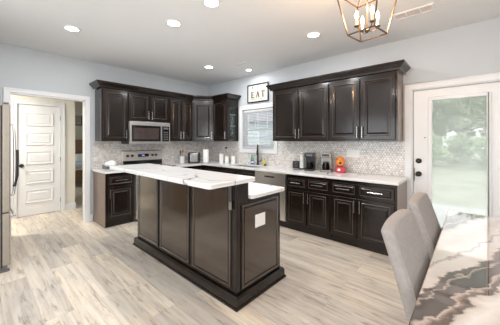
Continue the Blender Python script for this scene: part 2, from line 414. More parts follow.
# hall and the bedroom beyond
HX = -1.18
HZ = 2.42
struct(MB().box(-7.2, -6.0, HZ, -.12, 1.6, HZ+.1), 'ceiling_hall', CEIL)
struct(grid_wall(MB(), 'x', HX-.12, HX, -5.0, -2.485, 0, HZ, [(-3.355, -2.725, 0, 2.045)]), 'wall_hall', HALLW, world=True)
struct(MB().box(-2.45, -2.605, 0, HX-.12, -2.485, HZ), 'wall_hall_return', HALLW, world=True)
struct(grid_wall(MB(), 'x', -2.57, -2.45, -2.485, 1.5, 0, HZ, [(-2.3, -1.5, 0, 2.03)]), 'wall_bedroom_front', HALLW, world=True)
struct(MB().box(-2.45, -.9, 0, -.12, -.8, HZ), 'wall_hall_end', HALLW, world=True)
struct(MB().box(-2.0, -5.0, 0, -.12, -4.9, HZ), 'wall_hall_near', HALLW, world=True)
struct(MB().box(-6.1, -5.0, 0, -6.0, 1.5, HZ), 'wall_bedroom_back', BEDW, world=True)
struct(MB().box(-6.0, -5.0, 0, -2.0, -4.9, HZ), 'wall_bedroom_side', BEDW, world=True)
struct(MB().box(-6.0, 1.5, 0, -2.45, 1.6, HZ), 'wall_bedroom_far', BEDW, world=True)
base('baseboard_hall', HX+.001, -2.655, HX+.015, -2.486)
base('baseboard_hall_return', -2.44, -2.484, HX+.015, -2.470)
area('bedroom_daylight', (-4.2, -4.6, 1.4), (PI/2, 0, 0), 1.4, 1.2, 70, (1, 1, 1))
casing('trim_5', 'x', HX, 1, -3.355, -2.725, 0, 2.045, w=.068)
hl = thing('hall_ceiling_light', (-.62, -4.1, HZ-.05), 0, 'white flush ceiling light in the hall beyond the white door', 'ceiling light')
MB().lathe(0, 0, [(.02, .049), (.15, .049), (.15, .02), (.12, .0), (.02, -.01)], 24).build('diffuser', LENS, hl, smooth=True)
area('hall_light', (-.62, -4.1, HZ-.075), (0, 0, 0), .25, .25, 66, (1, .95, .88), 'DISK')

# five panel closet door
d1 = MB().box(HX-.045, -3.35, .008, HX-.008, -2.73, 2.04).build('door_1', DOORW); d1['kind'] = 'structure'; d1['label'] = 'white five-panel closet door with a bronze knob'
def dpart(mb, name, m, root, **k):
    return mb.build(name, m, root, **k)
dl = d1.location
for i in range(5):
    z0 = .235+i*.355
    mb = MB(); mb.front(.11, z0, .51, z0+.24, 0, [(0, .0), (.004, .008), (.014, .008), (.022, -.005), (.036, -.005), (.056, .006), (.066, .006)])
    # rotate local (x,-y) to face +x
    mb.v = [(-v[1]+HX-.008-dl.x+.006, v[0]-3.35-dl.y, v[2]-dl.z) for v in mb.v]
    mb.build('panel', DOORW, d1, smooth=False)
kb = MB(); kb.lathe(-3.295-dl.y, .93-dl.z, [(.033, HX-.008-dl.x), (.033, HX-dl.x), (.012, HX+.005-dl.x), (.012, HX+.03-dl.x), (.028, HX+.04-dl.x), (.03, HX+.055-dl.x), (.018, HX+.068-dl.x)], 18, axis='x')
kb.build('doorknob', BRONZE, d1, smooth=True)
for z in (.22, 1.02, 1.82):
    MB().box(HX-.01-dl.x, -2.731-dl.y, z-dl.z-.045, HX+.004-dl.x, -2.722-dl.y, z-dl.z+.045).build('hinge', BRONZE, d1)

# bedroom furniture glimpsed through the doorway
bed = thing('bed', (-4.9, -1.6, 0), 0, 'rustic wooden bed with pale blue bedding seen through the far doorway', 'bed')
MB().box(-1.03, -.8, .05, -.95, .8, 1.42).build('headboard', RUSTIC, bed, bevel=.01)
for k in range(5): MB().box(-.949, -.74, .5+k*.18, -.93, .74, .5+k*.18+.15).build('headboard_plank', RUSTIC, bed, bevel=.005)
MB().box(.93, -.8, .16, 1.0, .8, .50).build('footboard', RUSTIC, bed, bevel=.01)
for y in (-.78, .70):
    MB().box(.93, y, 0, 1.0, y+.08, .16).build('leg', RUSTIC, bed)
    MB().box(-.94, y+.02, .22, .92, y+.05, .36).build('side_rail', RUSTIC, bed)
BLUE = mat('pale_blue_bedding', (.62, .74, .80), .9, noise=.12, nscale=12)
MB().box(-.92, -.72, .37, .92, .69, .56).build('mattress', PAPER, bed, bevel=.04, seg=3)
MB().box(-.55, -.745, .45, .915, .715, .68).build('comforter', BLUE, bed, bevel=.06, seg=4)
for y in (-.62, .06): MB().box(-.90, y, .585, -.58, y+.56, .92).build('pillow', WHITE, bed, bevel=.09, seg=4)
pf = thing('picture_frame', (-5.99, -1.42, 1.95), 0, 'dark framed picture on the bedroom wall above the bed', 'picture')
fr = MB()
fr.box(-.005, -.25, 0, .02, .25, .03); fr.box(-.005, -.25, .47, .02, .25, .5); fr.box(-.005, -.25, .03, .02, -.22, .47); fr.box(-.005, .22, .03, .02, .25, .47); fr.build('frame', BLACK, pf)
MB().box(-.004, -.22, .03, .006, .22, .47).build('print', mat('dull_print', (.30, .27, .22), .7, noise=.3), pf)

# ------------------------------------------------------------------ glass door to the yard
DL = 4.278; DR = 5.19
gd = MB(); grid_wall(gd, 'y', .05, .095, DL, DR, .012, DZ-.012, [(4.475, 4.985, .30, 1.895)])
door2 = gd.build('door_2', DOORW, bevel=.002); door2['kind'] = 'structure'; door2['label'] = 'white back door with a full glass lite and dark bronze lock'
L2 = door2.location
def loc2(mb): mb.v = [(v[0]-L2.x, v[1]-L2.y, v[2]-L2.z) for v in mb.v]; return mb
fr = MB()
def ring(mb, x0, z0, x1, z1, w, ya, yb):
    mb.box(x0, ya, z0, x0+w, yb, z1); mb.box(x1-w, ya, z0, x1, yb, z1); mb.box(x0+w, ya, z0, x1-w, yb, z0+w); mb.box(x0+w, ya, z1-w, x1-w, yb, z1); return mb
loc2(ring(MB(), 4.437, .262, 5.023, 1.933, .038, .030, .049)).build('lite_frame', TRIM, door2, bevel=.005)
loc2(MB().box(4.476, .068, .301, 4.984, .074, 1.894)).build('glass_pane', DGLASS, door2)
def lock(z, big):
    mb = MB(); mb.lathe(4.335, z, [(.034, .049), (.034, .042), (.026, .036), (.022, .034)] + ([(.013, .03), (.013, 0), (.027, -.008), (.030, -.022), (.022, -.036), (.006, -.04)] if big else [(.022, .03), (.005, .028)]), 20, axis='y')
    return loc2(mb)
lock(.945, True).build('doorknob', BRONZE, door2, smooth=True)
lk = lock(1.115, False).build('deadbolt', BRONZE, door2, smooth=True)
loc2(MB().box(4.327, .008, 1.108, 4.343, .028, 1.122)).build('thumb_turn', BRONZE, lk)
loc2(MB().box(4.283, .040, .85, 4.290, .049, 1.02)).build('latch_plate', BRONZE, door2)
loc2(MB().box(5.0, .012, 1.82, 5.012, .030, 1.90)).build('blind_slider_tab', TRIM, door2, bevel=.002)
loc2(MB().box(4.992, .020, .30, 5.000, .030, 1.93)).build('blind_slider_track', GREYP, door2)
st = MB(); st.box(4.500, .0665, 1.80, 4.545, .0675, 1.865); loc2(st).build('security_sticker', mat('sticker_grey', (.30, .36, .40), .6, noise=.3, nscale=60), door2, bevel=.008)
loc2(MB().lathe(4.402, 1.42, [(.008, .0495), (.008, .046), (.002, .045)], 10, axis='y')).build('peephole', BRONZE, door2)
sn = MB().box(DX0-.012, -.040, 1.86, DX0+.010, -.0245, 1.93).build('door_sensor', TRIM, bevel=.004); tag(sn, 'small white alarm sensor on the casing of the glass door', 'sensor')
jb = MB(); jb.box(DX0-.001, .0, 0, DX0+.012, .14, DZ); jb.box(DX1-.012, 0, 0, DX1+.001, .14, DZ); jb.box(DX0+.014, 0, DZ-.010, DX1-.014, .14, DZ+.001); struct(jb, 'trim_6', TRIM)
struct(MB().box(DX0+.014, .001, .0005, DX1-.014, .2, .010), 'trim_7', BRONZE)

# ------------------------------------------------------------------ window with blind
w = MB(); ring(w, WX0+.001, WZ0+.001, WX1-.001, WZ1-.001, .035, .06, .12)
win = w.build('window_1', TRIM); win['kind'] = 'structure'; win['label'] = 'white double-hung window above the sink'
L1 = win.location
def loc1(mb): mb.v = [(v[0]-L1.x, v[1]-L1.y, v[2]-L1.z) for v in mb.v]; return mb
loc1(ring(MB(), WX0+.037, 1.60, WX1-.037, WZ1-.037, .035, .095, .118)).build('upper_sash', TRIM, win)
loc1(ring(MB(), WX0+.037, WZ0+.037, WX1-.037, 1.635, .035, .07, .094)).build('lower_sash', TRIM, win)
mu = MB()
for x in (1.447, 1.763): mu.box(x-.008, .10, 1.64, x+.008, .11, 1.96)
mu.box(1.27, .10, 1.79, 1.94, .11, 1.806); loc1(mu).build('muntin', TRIM, win)
mu = MB()
for x in (1.447, 1.763): mu.box(x-.008, .075, 1.29, x+.008, .085, 1.60)
mu.box(1.27, .075, 1.43, 1.94, .085, 1.446); loc1(mu).build('muntin', TRIM, win)
loc1(MB().box(1.263, .112, 1.636, 1.947, .115, 1.962)).build('glass_pane', GLASS, win)
loc1(MB().box(1.263, .087, 1.288, 1.947, .090, 1.599)).build('glass_pane', GLASS, win)
bl = thing('window_blind', (WX0, .03, WZ0), 0, 'white slatted blind hanging inside the window above the sink', 'blind')
MB().box(.006, -.022, .765, .824, .025, .812).build('headrail', TRIM, bl, bevel=.003)
sl = MB()
for k in range(22):
    z = .045+k*.0325; sl.add([(.01, -.021, z-.003), (.82, -.021, z-.003), (.82, .021, z+.006), (.01, .021, z+.006), (.01, -.021, z), (.82, -.021, z), (.82, .021, z+.009), (.01, .021, z+.009)],
      [(3,2,1,0),(4,5,6,7),(0,1,5,4),(1,2,6,5),(2,3,7,6),(3,0,4,7)])
sl.build('slats', TRIM, bl)
MB().box(.01, -.02, .010, .82, .02, .028).build('bottom_rail', TRIM, bl, bevel=.003)
for x in (.16, .415, .67): MB().box(x-.004, -.0245, .02, x+.004, -.0225, .77).build('ladder_tape', TRIM, bl)

# ------------------------------------------------------------------ cabinets
DOORL = [(0, .004), (.003, .018), (.006, .020), (.044, .020), (.047, .0235), (.051, .0235), (.054, .013), (.060, .010), (.075, .010), (.095, .018), (.100, .018)]
DRL = [(0, .004), (.003, .018), (.006, .020), (.026, .020), (.030, .013), (.035, .011), (.040, .011), (.052, .018), (.055, .018)]
def vhandle(par, x, y, z0, z1):
    mb = MB(); mb.tube([(x, y-.033, z0-.012), (x, y-.033, z1+.012)], .0068, 8)
    mb.tube([(x, y, z0+.01), (x, y-.033, z0+.01)], .005, 6); mb.tube([(x, y, z1-.01), (x, y-.033, z1-.01)], .005, 6)
    return mb.build('handle', NICKEL, par, smooth=True)
def hhandle(par, x0, x1, y, z):
    mb = MB(); mb.tube([(x0-.012, y-.033, z), (x1+.012, y-.033, z)], .0068, 8)
    mb.tube([(x0+.01, y, z), (x0+.01, y-.033, z)], .005, 6); mb.tube([(x1-.01, y, z), (x1-.01, y-.033, z)], .005, 6)
    return mb.build('handle', NICKEL, par, smooth=True)
def door(par, x0, x1, z0, z1, y, side, low):
    d = MB().front(x0, z0, x1, z1, y, DOORL).build('door', WOOD, par)
    ring(MB(), x0+.0455, z0+.0455, x1-.0455, z1-.0455, .0055, y-.0255, y-.0225).build('bead', BEAD, d, bevel=.0015)
    hx = x1-.026 if side == 'r' else x0+.026
    if side:
        if low: vhandle(d, hx, y-.020, z0+.035, z0+.165)
        else: vhandle(d, hx, y-.020, z1-.165, z1-.035)
    return d
def drawer(par, x0, x1, z0, z1, y):
    d = MB().front(x0, z0, x1, z1, y, DRL).build('drawer', WOOD, par)
    ring(MB(), x0+.0245, z0+.0245, x1-.0245, z1-.0245, .0045, y-.0225, y-.0195).build('bead', BEAD, d, bevel=.0012)
    c = (x0+x1)/2; hw = min(.075, (x1-x0)*.25); hhandle(d, c-hw, c+hw, y-.018, (z0+z1)/2)
    return d
UZ0, UZ1 = 1.375, 2.29
def wall_cab(loc, rot, w, doors, label, z0=UZ0, group='dark upper wall cabinets', dep=.33):
    t = thing('wall_cabinet', (loc[0], loc[1], z0), rot, label, 'cabinet', group)
    MB().box(.001, -dep, 0, w-.001, -.012, UZ1-z0).build('body', WOOD, t, bevel=.002)
    for x0, x1, s in doors: door(t, x0, x1, .018, UZ1-z0-.065, -dep-.001, s, True)
    return t
wall_cab((0, -2.47, 0), PI/2, .42, [(.018, .408, 'r')], 'dark wall cabinet with one tall door at the left end, beside the microwave')
wall_cab((0, -2.05, 0), PI/2, .79, [(.012, .388, 'r'), (.402, .778, 'l')], 'short two-door dark wall cabinet directly above the microwave', z0=1.735)
wall_cab((0, -1.26, 0), PI/2, .57, [(.012, .278, 'r'), (.292, .558, 'l')], 'narrow two-door dark wall cabinet right of the microwave')
# diagonal corner cabinet
cc = thing('corner_wall_cabinet', (0, 0, UZ0), 0, 'dark diagonal wall cabinet filling the room corner', 'cabinet', 'dark upper wall cabinets')
pts = [(.012, -.012), (.012, -.689), (.33, -.689), (.608, -.33), (.608, -.012)]
vs = [(x, y, 0) for x, y in pts]+[(x, y, UZ1-UZ0) for x, y in pts]
MB().add(vs, [tuple(range(5)), tuple(range(5, 10))]+[(i, (i+1) % 5, 5+(i+1) % 5, 5+i) for i in range(5)]).build('body', WOOD, cc)
L = math.hypot(.278, .359); an = math.atan2(.359, .278)
dd = MB().front(.022, .018, L-.022, UZ1-UZ0-.065, 0, DOORL)
def rot2(mb): mb.v = [(.33+v[0]*math.cos(an)-(v[1]-.001)*math.sin(an), -.689+v[0]*math.sin(an)+(v[1]-.001)*math.cos(an), v[2]) for v in mb.v]; return mb
dd = rot2(dd).build('door', WOOD, cc)
rot2(ring(MB(), .022+.0455, .018+.0455, L-.022-.0455, UZ1-UZ0-.065-.0455, .0055, -.0255, -.0225)).build('bead', BEAD, dd)
hm = MB(); hx = L-.05
hm.tube([(hx, -.055, .04), (hx, -.055, .20)], .0068, 8); hm.tube([(hx, -.02, .06), (hx, -.055, .06)], .005, 6); hm.tube([(hx, -.02, .18), (hx, -.055, .18)], .005, 6)
rot2(hm).build('handle', NICKEL, dd, smooth=True)
# cabinet with glass end
gc = thing('wall_cabinet', (.61, 0, UZ0), 0, 'single-door dark wall cabinet with a glass end panel, left of the window', 'cabinet', 'dark upper wall cabinets')
b = MB(); Z = UZ1-UZ0
b.box(.001, -.33, 0, .019, -.012, Z); b.box(.019, -.33, 0, .453, -.012, .018); b.box(.019, -.33, Z-.09, .453, -.012, Z); b.box(.019, -.024, .018, .453, -.012, Z-.09); b.box(.019, -.33, .018, .453, -.315, Z-.09)
b.build('body', WOOD, gc)
e = MB(); e.box(.435, -.314, .018, .453, -.260, Z-.09); e.box(.435, -.085, .018, .453, -.025, Z-.09); e.box(.435, -.26, .018, .453, -.085, .09); e.box(.435, -.26, Z-.20, .453, -.085, Z-.09); e.build('end_frame', WOOD, gc)
MB().box(.442, -.259, .091, .446, -.086, Z-.201).build('glass_pane', CGLASS, gc)
for z in (.32, .56): MB().box(.02, -.312, z, .432, -.026, z+.012).build('shelf', WHITE, gc)
door(gc, .012, .446, .018, Z-.065, -.331, 'r', True)
wall_cab((2.23, 0, 0), 0, 1.05, [(.016, .518, 'r'), (.532, 1.038, 'l')], 'two-door dark wall cabinet just right of the window')
q = wall_cab((3.28, 0, 0), 0, .885, [(.012, .436, 'r'), (.450, .866, 'l')], 'two-door dark wall cabinet at the right end, nearest the glass door')
MB().box(.8845, -.328, .002, .889, -.014, .9).build('end_panel', SIDEW, q)
CR = [(0, 2.262), (.012, 2.262), (.014, 2.285), (.030, 2.30), (.058, 2.325), (.066, 2.338), (.066, 2.356), (0, 2.356)]
CR = [(o+.021, z) for o, z in CR]
c1 = MB().sweep([(.013, -2.472), (.33, -2.472), (.33, -.689), (.608, -.33), (1.064, -.33), (1.064, -.013)], CR).build('crown_molding', WOOD)
tag(c1, 'dark crown molding running over the left and corner wall cabinets', 'molding', 'cabinet crown moldings')
c2 = MB().sweep([(2.228, -.013), (2.228, -.33), (4.167, -.33), (4.167, -.013)], CR).build('crown_molding', WOOD)
tag(c2, 'dark crown molding over the four-door cabinets right of the window', 'molding', 'cabinet crown moldings')

CT = .90; CB = .866
def base_cab(loc, rot, w, fronts, label, dep=.585, sidepanel=None, hasd=True):
    t = thing('base_cabinet', (loc[0], loc[1], 0), rot, label, 'cabinet', 'dark base cabinets')
    MB().box(.001, -dep, .09, w-.001, -.012, CB-.002).build('body', WOOD, t, bevel=.002)
    MB().box(.003, -dep+.03, .001, w-.003, -.05, .089).build('toe_kick', WOOD, t)
    for x0, x1, s in fronts:
        if hasd: drawer(t, x0, x1, .662, .822, -dep-.001)
        door(t, x0, x1, .125, .640 if hasd else .822, -dep-.001, s, False)
    return t
t = base_cab((0, -2.49, 0), PI/2, .445, [(.030, .420, 'l')], 'dark base cabinet with one drawer, left of the range')
MB().box(-.003, -.583, .001, .0005, -.014, CB-.004).build('end_panel', SIDEW, t)
base_cab((0, -1.272, 0), PI/2, .655, [(.012, .320, 'r'), (.334, .640, 'l')], 'dark base cabinet between the range and the corner')
t = thing('corner_base_cabinet', (.0, 0, 0), 0, 'dark base cabinet filling the corner under the white canisters', 'cabinet', 'dark base cabinets')
MB().box(.012, -.612, .09, .612, -.012, CB-.002).build('body', WOOD, t); MB().box(.05, -.58, .001, .58, -.05, .089).build('toe_kick', WOOD, t)
base_cab((.614, 0, 0), 0, .50, [(.012, .488, 'r')], 'dark base cabinet between the corner and the sink cabinet')
base_cab((1.116, 0, 0), 0, .93, [(.012, .458, 'r'), (.472, .918, 'l')], 'dark sink base cabinet below the window')
base_cab((2.692, 0, 0), 0, .718, [(.012, .352, 'r'), (.366, .706, 'l')], 'dark base cabinet just right of the dishwasher')
t = base_cab((3.412, 0, 0), 0, .80, [(.012, .350, 'r'), (.366, .778, 'l')], 'dark base cabinet at the right end, nearest the glass door')
MB().box(.7995, -.583, .001, .803, -.014, CB-.004).build('end_panel', SIDEW, t)

# worktops
def slab(name, boxes, label, group=None, z0=CB, z1=CT, bevel=.004):
    mb = MB()
    for bx in boxes: mb.box(bx[0], bx[1], z0, bx[2], bx[3], z1)
    o = mb.build(name, QUARTZ, bevel=0, loc=(0, 0, 0)); return tag(o, label, 'countertop', group)
slab('countertop', [(.0095, -2.515, .635, -2.045)], 'short white quartz countertop left of the range')
SX0, SX1, SY0, SY1 = 1.27, 1.96, -.50, -.12
mb = MB()
poly_x = [.0095, .635, SX0, SX1, 4.235]; poly_y = [-1.270, -.635, SY0, SY1, -.0095]
vs = []; fs = []
def ctop():
    me = bmesh.new()
    cells = []
    for i in range(4):
        for k in range(4):
            x0, x1, y0, y1 = poly_x[i], poly_x[i+1], poly_y[k], poly_y[k+1]
            if k == 0 and i > 0: continue
            if i == 2 and k == 2: continue
            cells.append((x0, y0, x1, y1))
    for x0, y0, x1, y1 in cells:
        me.faces.new([me.verts.new(p) for p in ((x0, y0, CB), (x1, y0, CB), (x1, y1, CB), (x0, y1, CB))])
    bmesh.ops.remove_doubles(me, verts=me.verts, dist=1e-5)
    r = bmesh.ops.extrude_face_region(me, geom=list(me.faces))
    bmesh.ops.translate(me, vec=(0, 0, CT-CB), verts=[v for v in r['geom'] if isinstance(v, bmesh.types.BMVert)])
    bmesh.ops.recalc_face_normals(me, faces=me.faces)
    m = bpy.data.meshes.new('countertop'); me.to_mesh(m); me.free(); m.materials.append(QUARTZ)
    o = bpy.data.objects.new('countertop', m); COL.objects.link(o)
    b = o.modifiers.new('bevel', 'BEVEL'); b.width = .004; b.segments = 2; b.limit_method = 'ANGLE'; b.angle_limit = .8
    return o
tag(ctop(), 'long L-shaped white quartz countertop under the window and around the corner', 'countertop')
# sink
sk = thing('kitchen_sink', (1.615, -.31, .70), 0, 'steel undermount sink below the window', 'sink')
w2 = .36; d2 = .205; m_ = MB()
m_.box(-w2, -d2, 0, w2, d2, .006)
for bx in ((-w2, -d2, -w2+.012, d2), (w2-.012, -d2, w2, d2), (-w2+.012, -d2, w2-.012, -d2+.012), (-w2+.012, d2-.012, w2-.012, d2)): m_.box(bx[0], bx[1], .006, bx[2], bx[3], .163)
m_.build('basin', STEEL, sk); MB().lathe(0, 0, [(.045, .0065), (.045, .010), (.03, .011), (.028, .008)], 16).build('drain', NICKEL, sk, smooth=True)
# faucet
fa = thing('faucet', (1.665, -.070, CT+.001), math.radians(38), 'tall dark bronze gooseneck faucet with side lever at the sink', 'faucet')
MB().lathe(0, 0, [(.030, 0), (.030, .012), (.022, .02), (.019, .05), (.019, .14), (.016, .15)], 16).build('base', BRONZE, fa, smooth=True)
arc = [(0, 0, .14), (0, 0, .32)]+[(0, -.075+.075*math.cos(a), .32+.075*math.sin(a)) for a in [PI*k/10 for k in range(1, 11)]]+[(0, -.15, .29)]
nk = MB().tube(arc, .016, 10).build('spout', BRONZE, fa, smooth=True)
MB().lathe(0, -.15, [(.016, .195), (.022, .20), (.022, .27), (.017, .292)], 14).build('spray_head', BRONZE, nk, smooth=True)
MB().tube([(.018, 0, .07), (.06, 0, .075), (.075, 0, .14)], [.009, .009, .006], 8).build('lever', BRONZE, fa, smooth=True)

# ------------------------------------------------------------------ kitchen island
IX0, IX1, IY0, IYM, IY1 = 1.545, 3.41, -2.41, -2.262, -1.79
isl = thing('kitchen_island', ((IX0+IX1)/2, (IY0+IY1)/2, 0), 0, 'long dark espresso kitchen island with a raised breakfast bar in the middle of the floor', 'kitchen island')
ox, oy = isl.location.x, isl.location.y
def li(mb): mb.v = [(v[0]-ox, v[1]-oy, v[2]) for v in mb.v]; return mb
li(MB().box(IX0, IYM, .10, IX1, IY1, .872)).build('body', WOOD, isl, bevel=.004)
li(MB().box(IX0, IY0, .10, IX1, IYM-.0005, 1.034)).build('bar_wall', WOOD, isl, bevel=.006)
mol = MB(); o_ = .0
PRF = [(-.03, 0.001), (.045, .001), (.045, .016), (.034, .020), (.032, .080), (.020, .0975), (-.03, .0975)]
# closed loop skirting, clockwise so the outside is left of travel -> reverse
path = [(IX0, IY1), (IX1, IY1), (IX1, IY0), (IX0, IY0)]
def loop_sweep(mb, path, prof):
    n = len(path); k = len(prof); vs = []; fs = []
    cx = sum(p[0] for p in path)/n; cy = sum(p[1] for p in path)/n
    for x, y in path:
        sx = 1 if x > cx else -1; sy = 1 if y > cy else -1
        for o, z in prof: vs.append((x+sx*o, y+sy*o, z))
    for i in range(n):
        j = (i+1) % n
        for q in range(k): fs.append((i*k+q, i*k+(q+1) % k, j*k+(q+1) % k, j*k+q))
    return mb.add(vs, fs)
li(loop_sweep(MB(), path, PRF)).build('skirting', WOOD, isl)
FL = [(0, .001), (.0, .010), (.006, .013), (.016, .013), (.022, .006), (.024, .0015), (.034, .0015), (.036, .006), (.06, .006)]
for x0, x1 in ((1.605, 2.105), (2.165, 2.735), (2.80, 3.345)):
    li(MB().front(x0, .135, x1, .995, IY0-.0005, FL)).build('panel', PANEL, isl)
    g = MB(); ring(g, x0+.024, .159, x1-.024, .971, .010, IY0-.0035, IY0-.0022); li(g).build('groove', GROOVE, isl)
    g = MB(); ring(g, x0-.008, .127, x1+.008, 1.003, .008, IY0-.0045, IY0-.0008); li(g).build('groove', GROOVE, isl)
sp_ = MB().front(0, .125, .525, .832, 0, FL); sp_.v = [(-v[1]+IX1+.0005, v[0]-2.355, v[2]) for v in sp_.v]
spn = li(sp_).build('side_panel', PANEL, isl)
g = MB(); ring(g, 0, .125, .525, .832, .009, -.006, -.0008); g.v = [(-v[1]+IX1+.0005, v[0]-2.355+0, v[2]) for v in g.v]
g = MB(); ring(g, -.009, .116, .534, .841, .009, -.0045, -.0008); g.v = [(-v[1]+IX1, v[0]-2.355, v[2]) for v in g.v]; li(g).build('groove', GROOVE, isl)
g = MB(); ring(g, .024, .149, .501, .808, .010, -.0036, -.0024); g.v = [(-v[1]+IX1, v[0]-2.355, v[2]) for v in g.v]; li(g).build('groove', GROOVE, isl)
sw = MB().box(IX1+.007, -2.185, .60, IX1+.012, -2.045, .715); o = li(sw).build('outlet_plate', WHITE, isl, bevel=.002); o['label'] = 'blank white outlet plate'
# steel support bracket under the bar
br = thing('support_bracket', (3.345, IY0-.016, .80), 0, 'narrow steel bracket hanging below the bar top near the island corner', 'bracket')
m_ = MB(); m_.box(-.006, -.006, .07, .001, .0, .225); m_.box(.014, -.006, .07, .021, .0, .225); m_.box(-.006, -.006, .2255, .021, .0, .232); m_.build('strap', NICKEL, br)
MB().box(-.010, -.008, 0, .025, .002, .069).build('plate', NICKEL, br, bevel=.003)
def slab2(name, x0, y0, x1, y1, z0, z1, label):
    # rounded-corner slab: upper lip and tan lower edge line
    def rr(ins):
        pts = []; r = .03
        for cx, cy, a0 in ((x1-r, y1-r, 0), (x0+r, y1-r, PI/2), (x0+r, y0+r, PI), (x1-r, y0+r, 1.5*PI)):
            for k in range(5):
                a = a0+PI/2*k/4; pts.append((cx+(r-ins)*math.cos(a), cy+(r-ins)*math.sin(a)))
        return pts
    t = z1-z0
    prof = [(.004, z0), (0, z0+.004), (0, z0+t*.45), (.004, z0+t*.5), (0, z0+t*.55), (0, z1-.004), (.004, z1)]
    vs = []; fs = []
    for ins, z in prof: vs += [(x, y, z) for x, y in rr(ins)]
    n = 20
    for i in range(len(prof)-1):
        for k in range(n): fs.append((i*n+k, i*n+(k+1) % n, (i+1)*n+(k+1) % n, (i+1)*n+k))
    fs.append(tuple(range(n))[::-1]); fs.append(tuple((len(prof)-1)*n+k for k in range(n)))
    o = MB().add(vs, fs).build(name, QUARTZ, loc=(0, 0, 0)); return tag(o, label, 'countertop')
slab2('bar_top', 1.575, -2.77, 3.50, -2.262, 1.035, 1.072, 'raised white quartz bar top with dark veins on the island')
slab2('island_countertop', 1.515, -2.2605, 3.45, -1.745, .873, .907, 'lower white quartz work surface of the island, behind the raised bar')

# ------------------------------------------------------------------ range, microwave, dishwasher, fridge
rg = thing('range', (0, -2.041, 0), PI/2, 'stainless steel electric range with a knobbed back panel under the microwave', 'range')
RW = .763
MB().box(.003, -.60, .03, RW-.003, -.015, .895).build('body', STEELD, rg, bevel=.002)
MB().box(.0, -.635, .896, RW, -.10, .909).build('cooktop', BLACKG, rg, bevel=.004)
for x, y, r in ((.2, -.48, .10), (.56, -.48, .085), (.2, -.23, .075), (.56, -.23, .10)):
    MB().lathe(x, y, [(r, .9092), (r, .9098), (r-.004, .9098), (r-.004, .9092)], 28).build('burner', GREYP, rg)
bgd = MB(); bgd.add([(0, -.10, .9), (RW, -.10, .9), (RW, -.075, 1.185), (0, -.075, 1.185), (0, -.015, .9), (RW, -.015, .9), (RW, -.015, 1.185), (0, -.015, 1.185)],
   [(0,1,2,3),(5,4,7,6),(1,5,6,2),(4,0,3,7),(3,2,6,7),(4,5,1,0)])
bg_ = bgd.build('control_panel', STEEL, rg, bevel=.004)
MB().box(.0, -.077, 1.1855, RW, -.016, 1.192).build('panel_cap', BLACK, bg_, bevel=.002)
MB().box(.001, -.104, .91, RW-.001, -.094, 1.005).build('panel_skirt', BLACKG, bg_)
for x in (.085, .170, .565, .640): MB().lathe(x, 1.098, [(.024, -.085), (.024, -.096), (.019, -.115), (.008, -.117)], 16, axis='y').build('knob', BLACK, bg_, smooth=True)
MB().box(.275, -.090, 1.068, .49, -.083, 1.125).build('display', BLACKG, bg_)
MB().box(.355, -.0912, 1.088, .405, -.0903, 1.108).build('clock_digits', mat('blue_digits', (.05, .1, .4), .5, emis=(.25, .4, 1), estr=2, noise=.01), bg_)
od = MB().box(.006, -.648, .225, RW-.006, -.602, .80).build('oven_door', STEEL, rg, bevel=.006)
MB().box(.12, -.651, .34, RW-.12, -.6485, .66).build('oven_window', BLACKG, od)
mb = MB(); mb.tube([(.06, -.70, .755), (RW-.06, -.70, .755)], .011, 10); mb.tube([(.08, -.648, .755), (.08, -.70, .755)], .009, 8); mb.tube([(RW-.08, -.648, .755), (RW-.08, -.70, .755)], .009, 8); mb.build('handle', STEEL, od, smooth=True)
MB().box(.006, -.64, .805, RW-.006, -.602, .892).build('front_trim', STEEL, rg, bevel=.004)
MB().box(.006, -.64, .05, RW-.006, -.602, .215).build('storage_drawer', STEEL, rg, bevel=.006)
# towel on the oven handle
n_ = 14; vs = []; fs = []
tw = MB()
secs = [(-.018, .0), (-.020, .25), (-.016, .55), (-.004, .78)]
prof = [(-.7175, .40), (-.7165, .62), (-.7165, .74), (-.713, .768), (-.70, .7725), (-.687, .768), (-.6835, .74), (-.683, .55)]
for i, (y, z) in enumerate(prof):
    for k in range(n_):
        u = k/(n_-1); a = (.8-i*.12 if i < 5 else .25)*.006*math.sin(u*16); vs.append((.10+u*.24, y-(a if z < .74 else 0)*(1 if i < 4 else 0), z+(.006*math.sin(u*5) if z < .6 else 0)))
for i in range(len(prof)-1):
    for k in range(n_-1): fs.append((i*n_+k, i*n_+k+1, (i+1)*n_+k+1, (i+1)*n_+k))
o = MB().add(vs, fs).build('dish_towel', PAPER, loc=(0, -2.041, 0), rotz=PI/2, smooth=True)
so = o.modifiers.new('thick', 'SOLIDIFY'); so.thickness = .003; so.offset = 0
tag(o, 'white dish towel folded over the oven door handle of the range', 'towel')

mw = thing('microwave', (0, -2.045, 1.325), PI/2, 'stainless over-the-range microwave below the short cabinet', 'microwave')
MB().box(.003, -.36, 0, .777, -.012, .405).build('body', BLACK, mw, bevel=.003)
dm = MB(); 
dm.box(.003, -.40, .0, .61, -.361, .04); dm.box(.003, -.40, .335, .61, -.361, .405); dm.box(.003, -.40, .04, .035, -.361, .335); dm.box(.585, -.40, .04, .61, -.361, .335)
dr_ = dm.build('door', STEEL, mw, bevel=.002)
MB().box(.036, -.397, .041, .584, -.37, .334).build('door_window', BLACKG, dr_)
MB().box(.075, -.3985, .085, .545, -.3975, .290).build('mesh_screen', MWG, dr_)
fr_ = MB(); fr_.box(.612, -.40, 0, .777, -.361, .04); fr_.box(.612, -.40, .335, .777, -.361, .405); fr_.box(.765, -.40, .04, .777, -.361, .335); fr_.build('panel_frame', STEEL, mw, bevel=.002)
cp = MB().box(.612, -.398, .041, .764, -.361, .334).build('control_panel', BLACKG, mw)
MB().box(.64, -.3995, .275, .74, -.3985, .315).build('display', GREYP, cp)
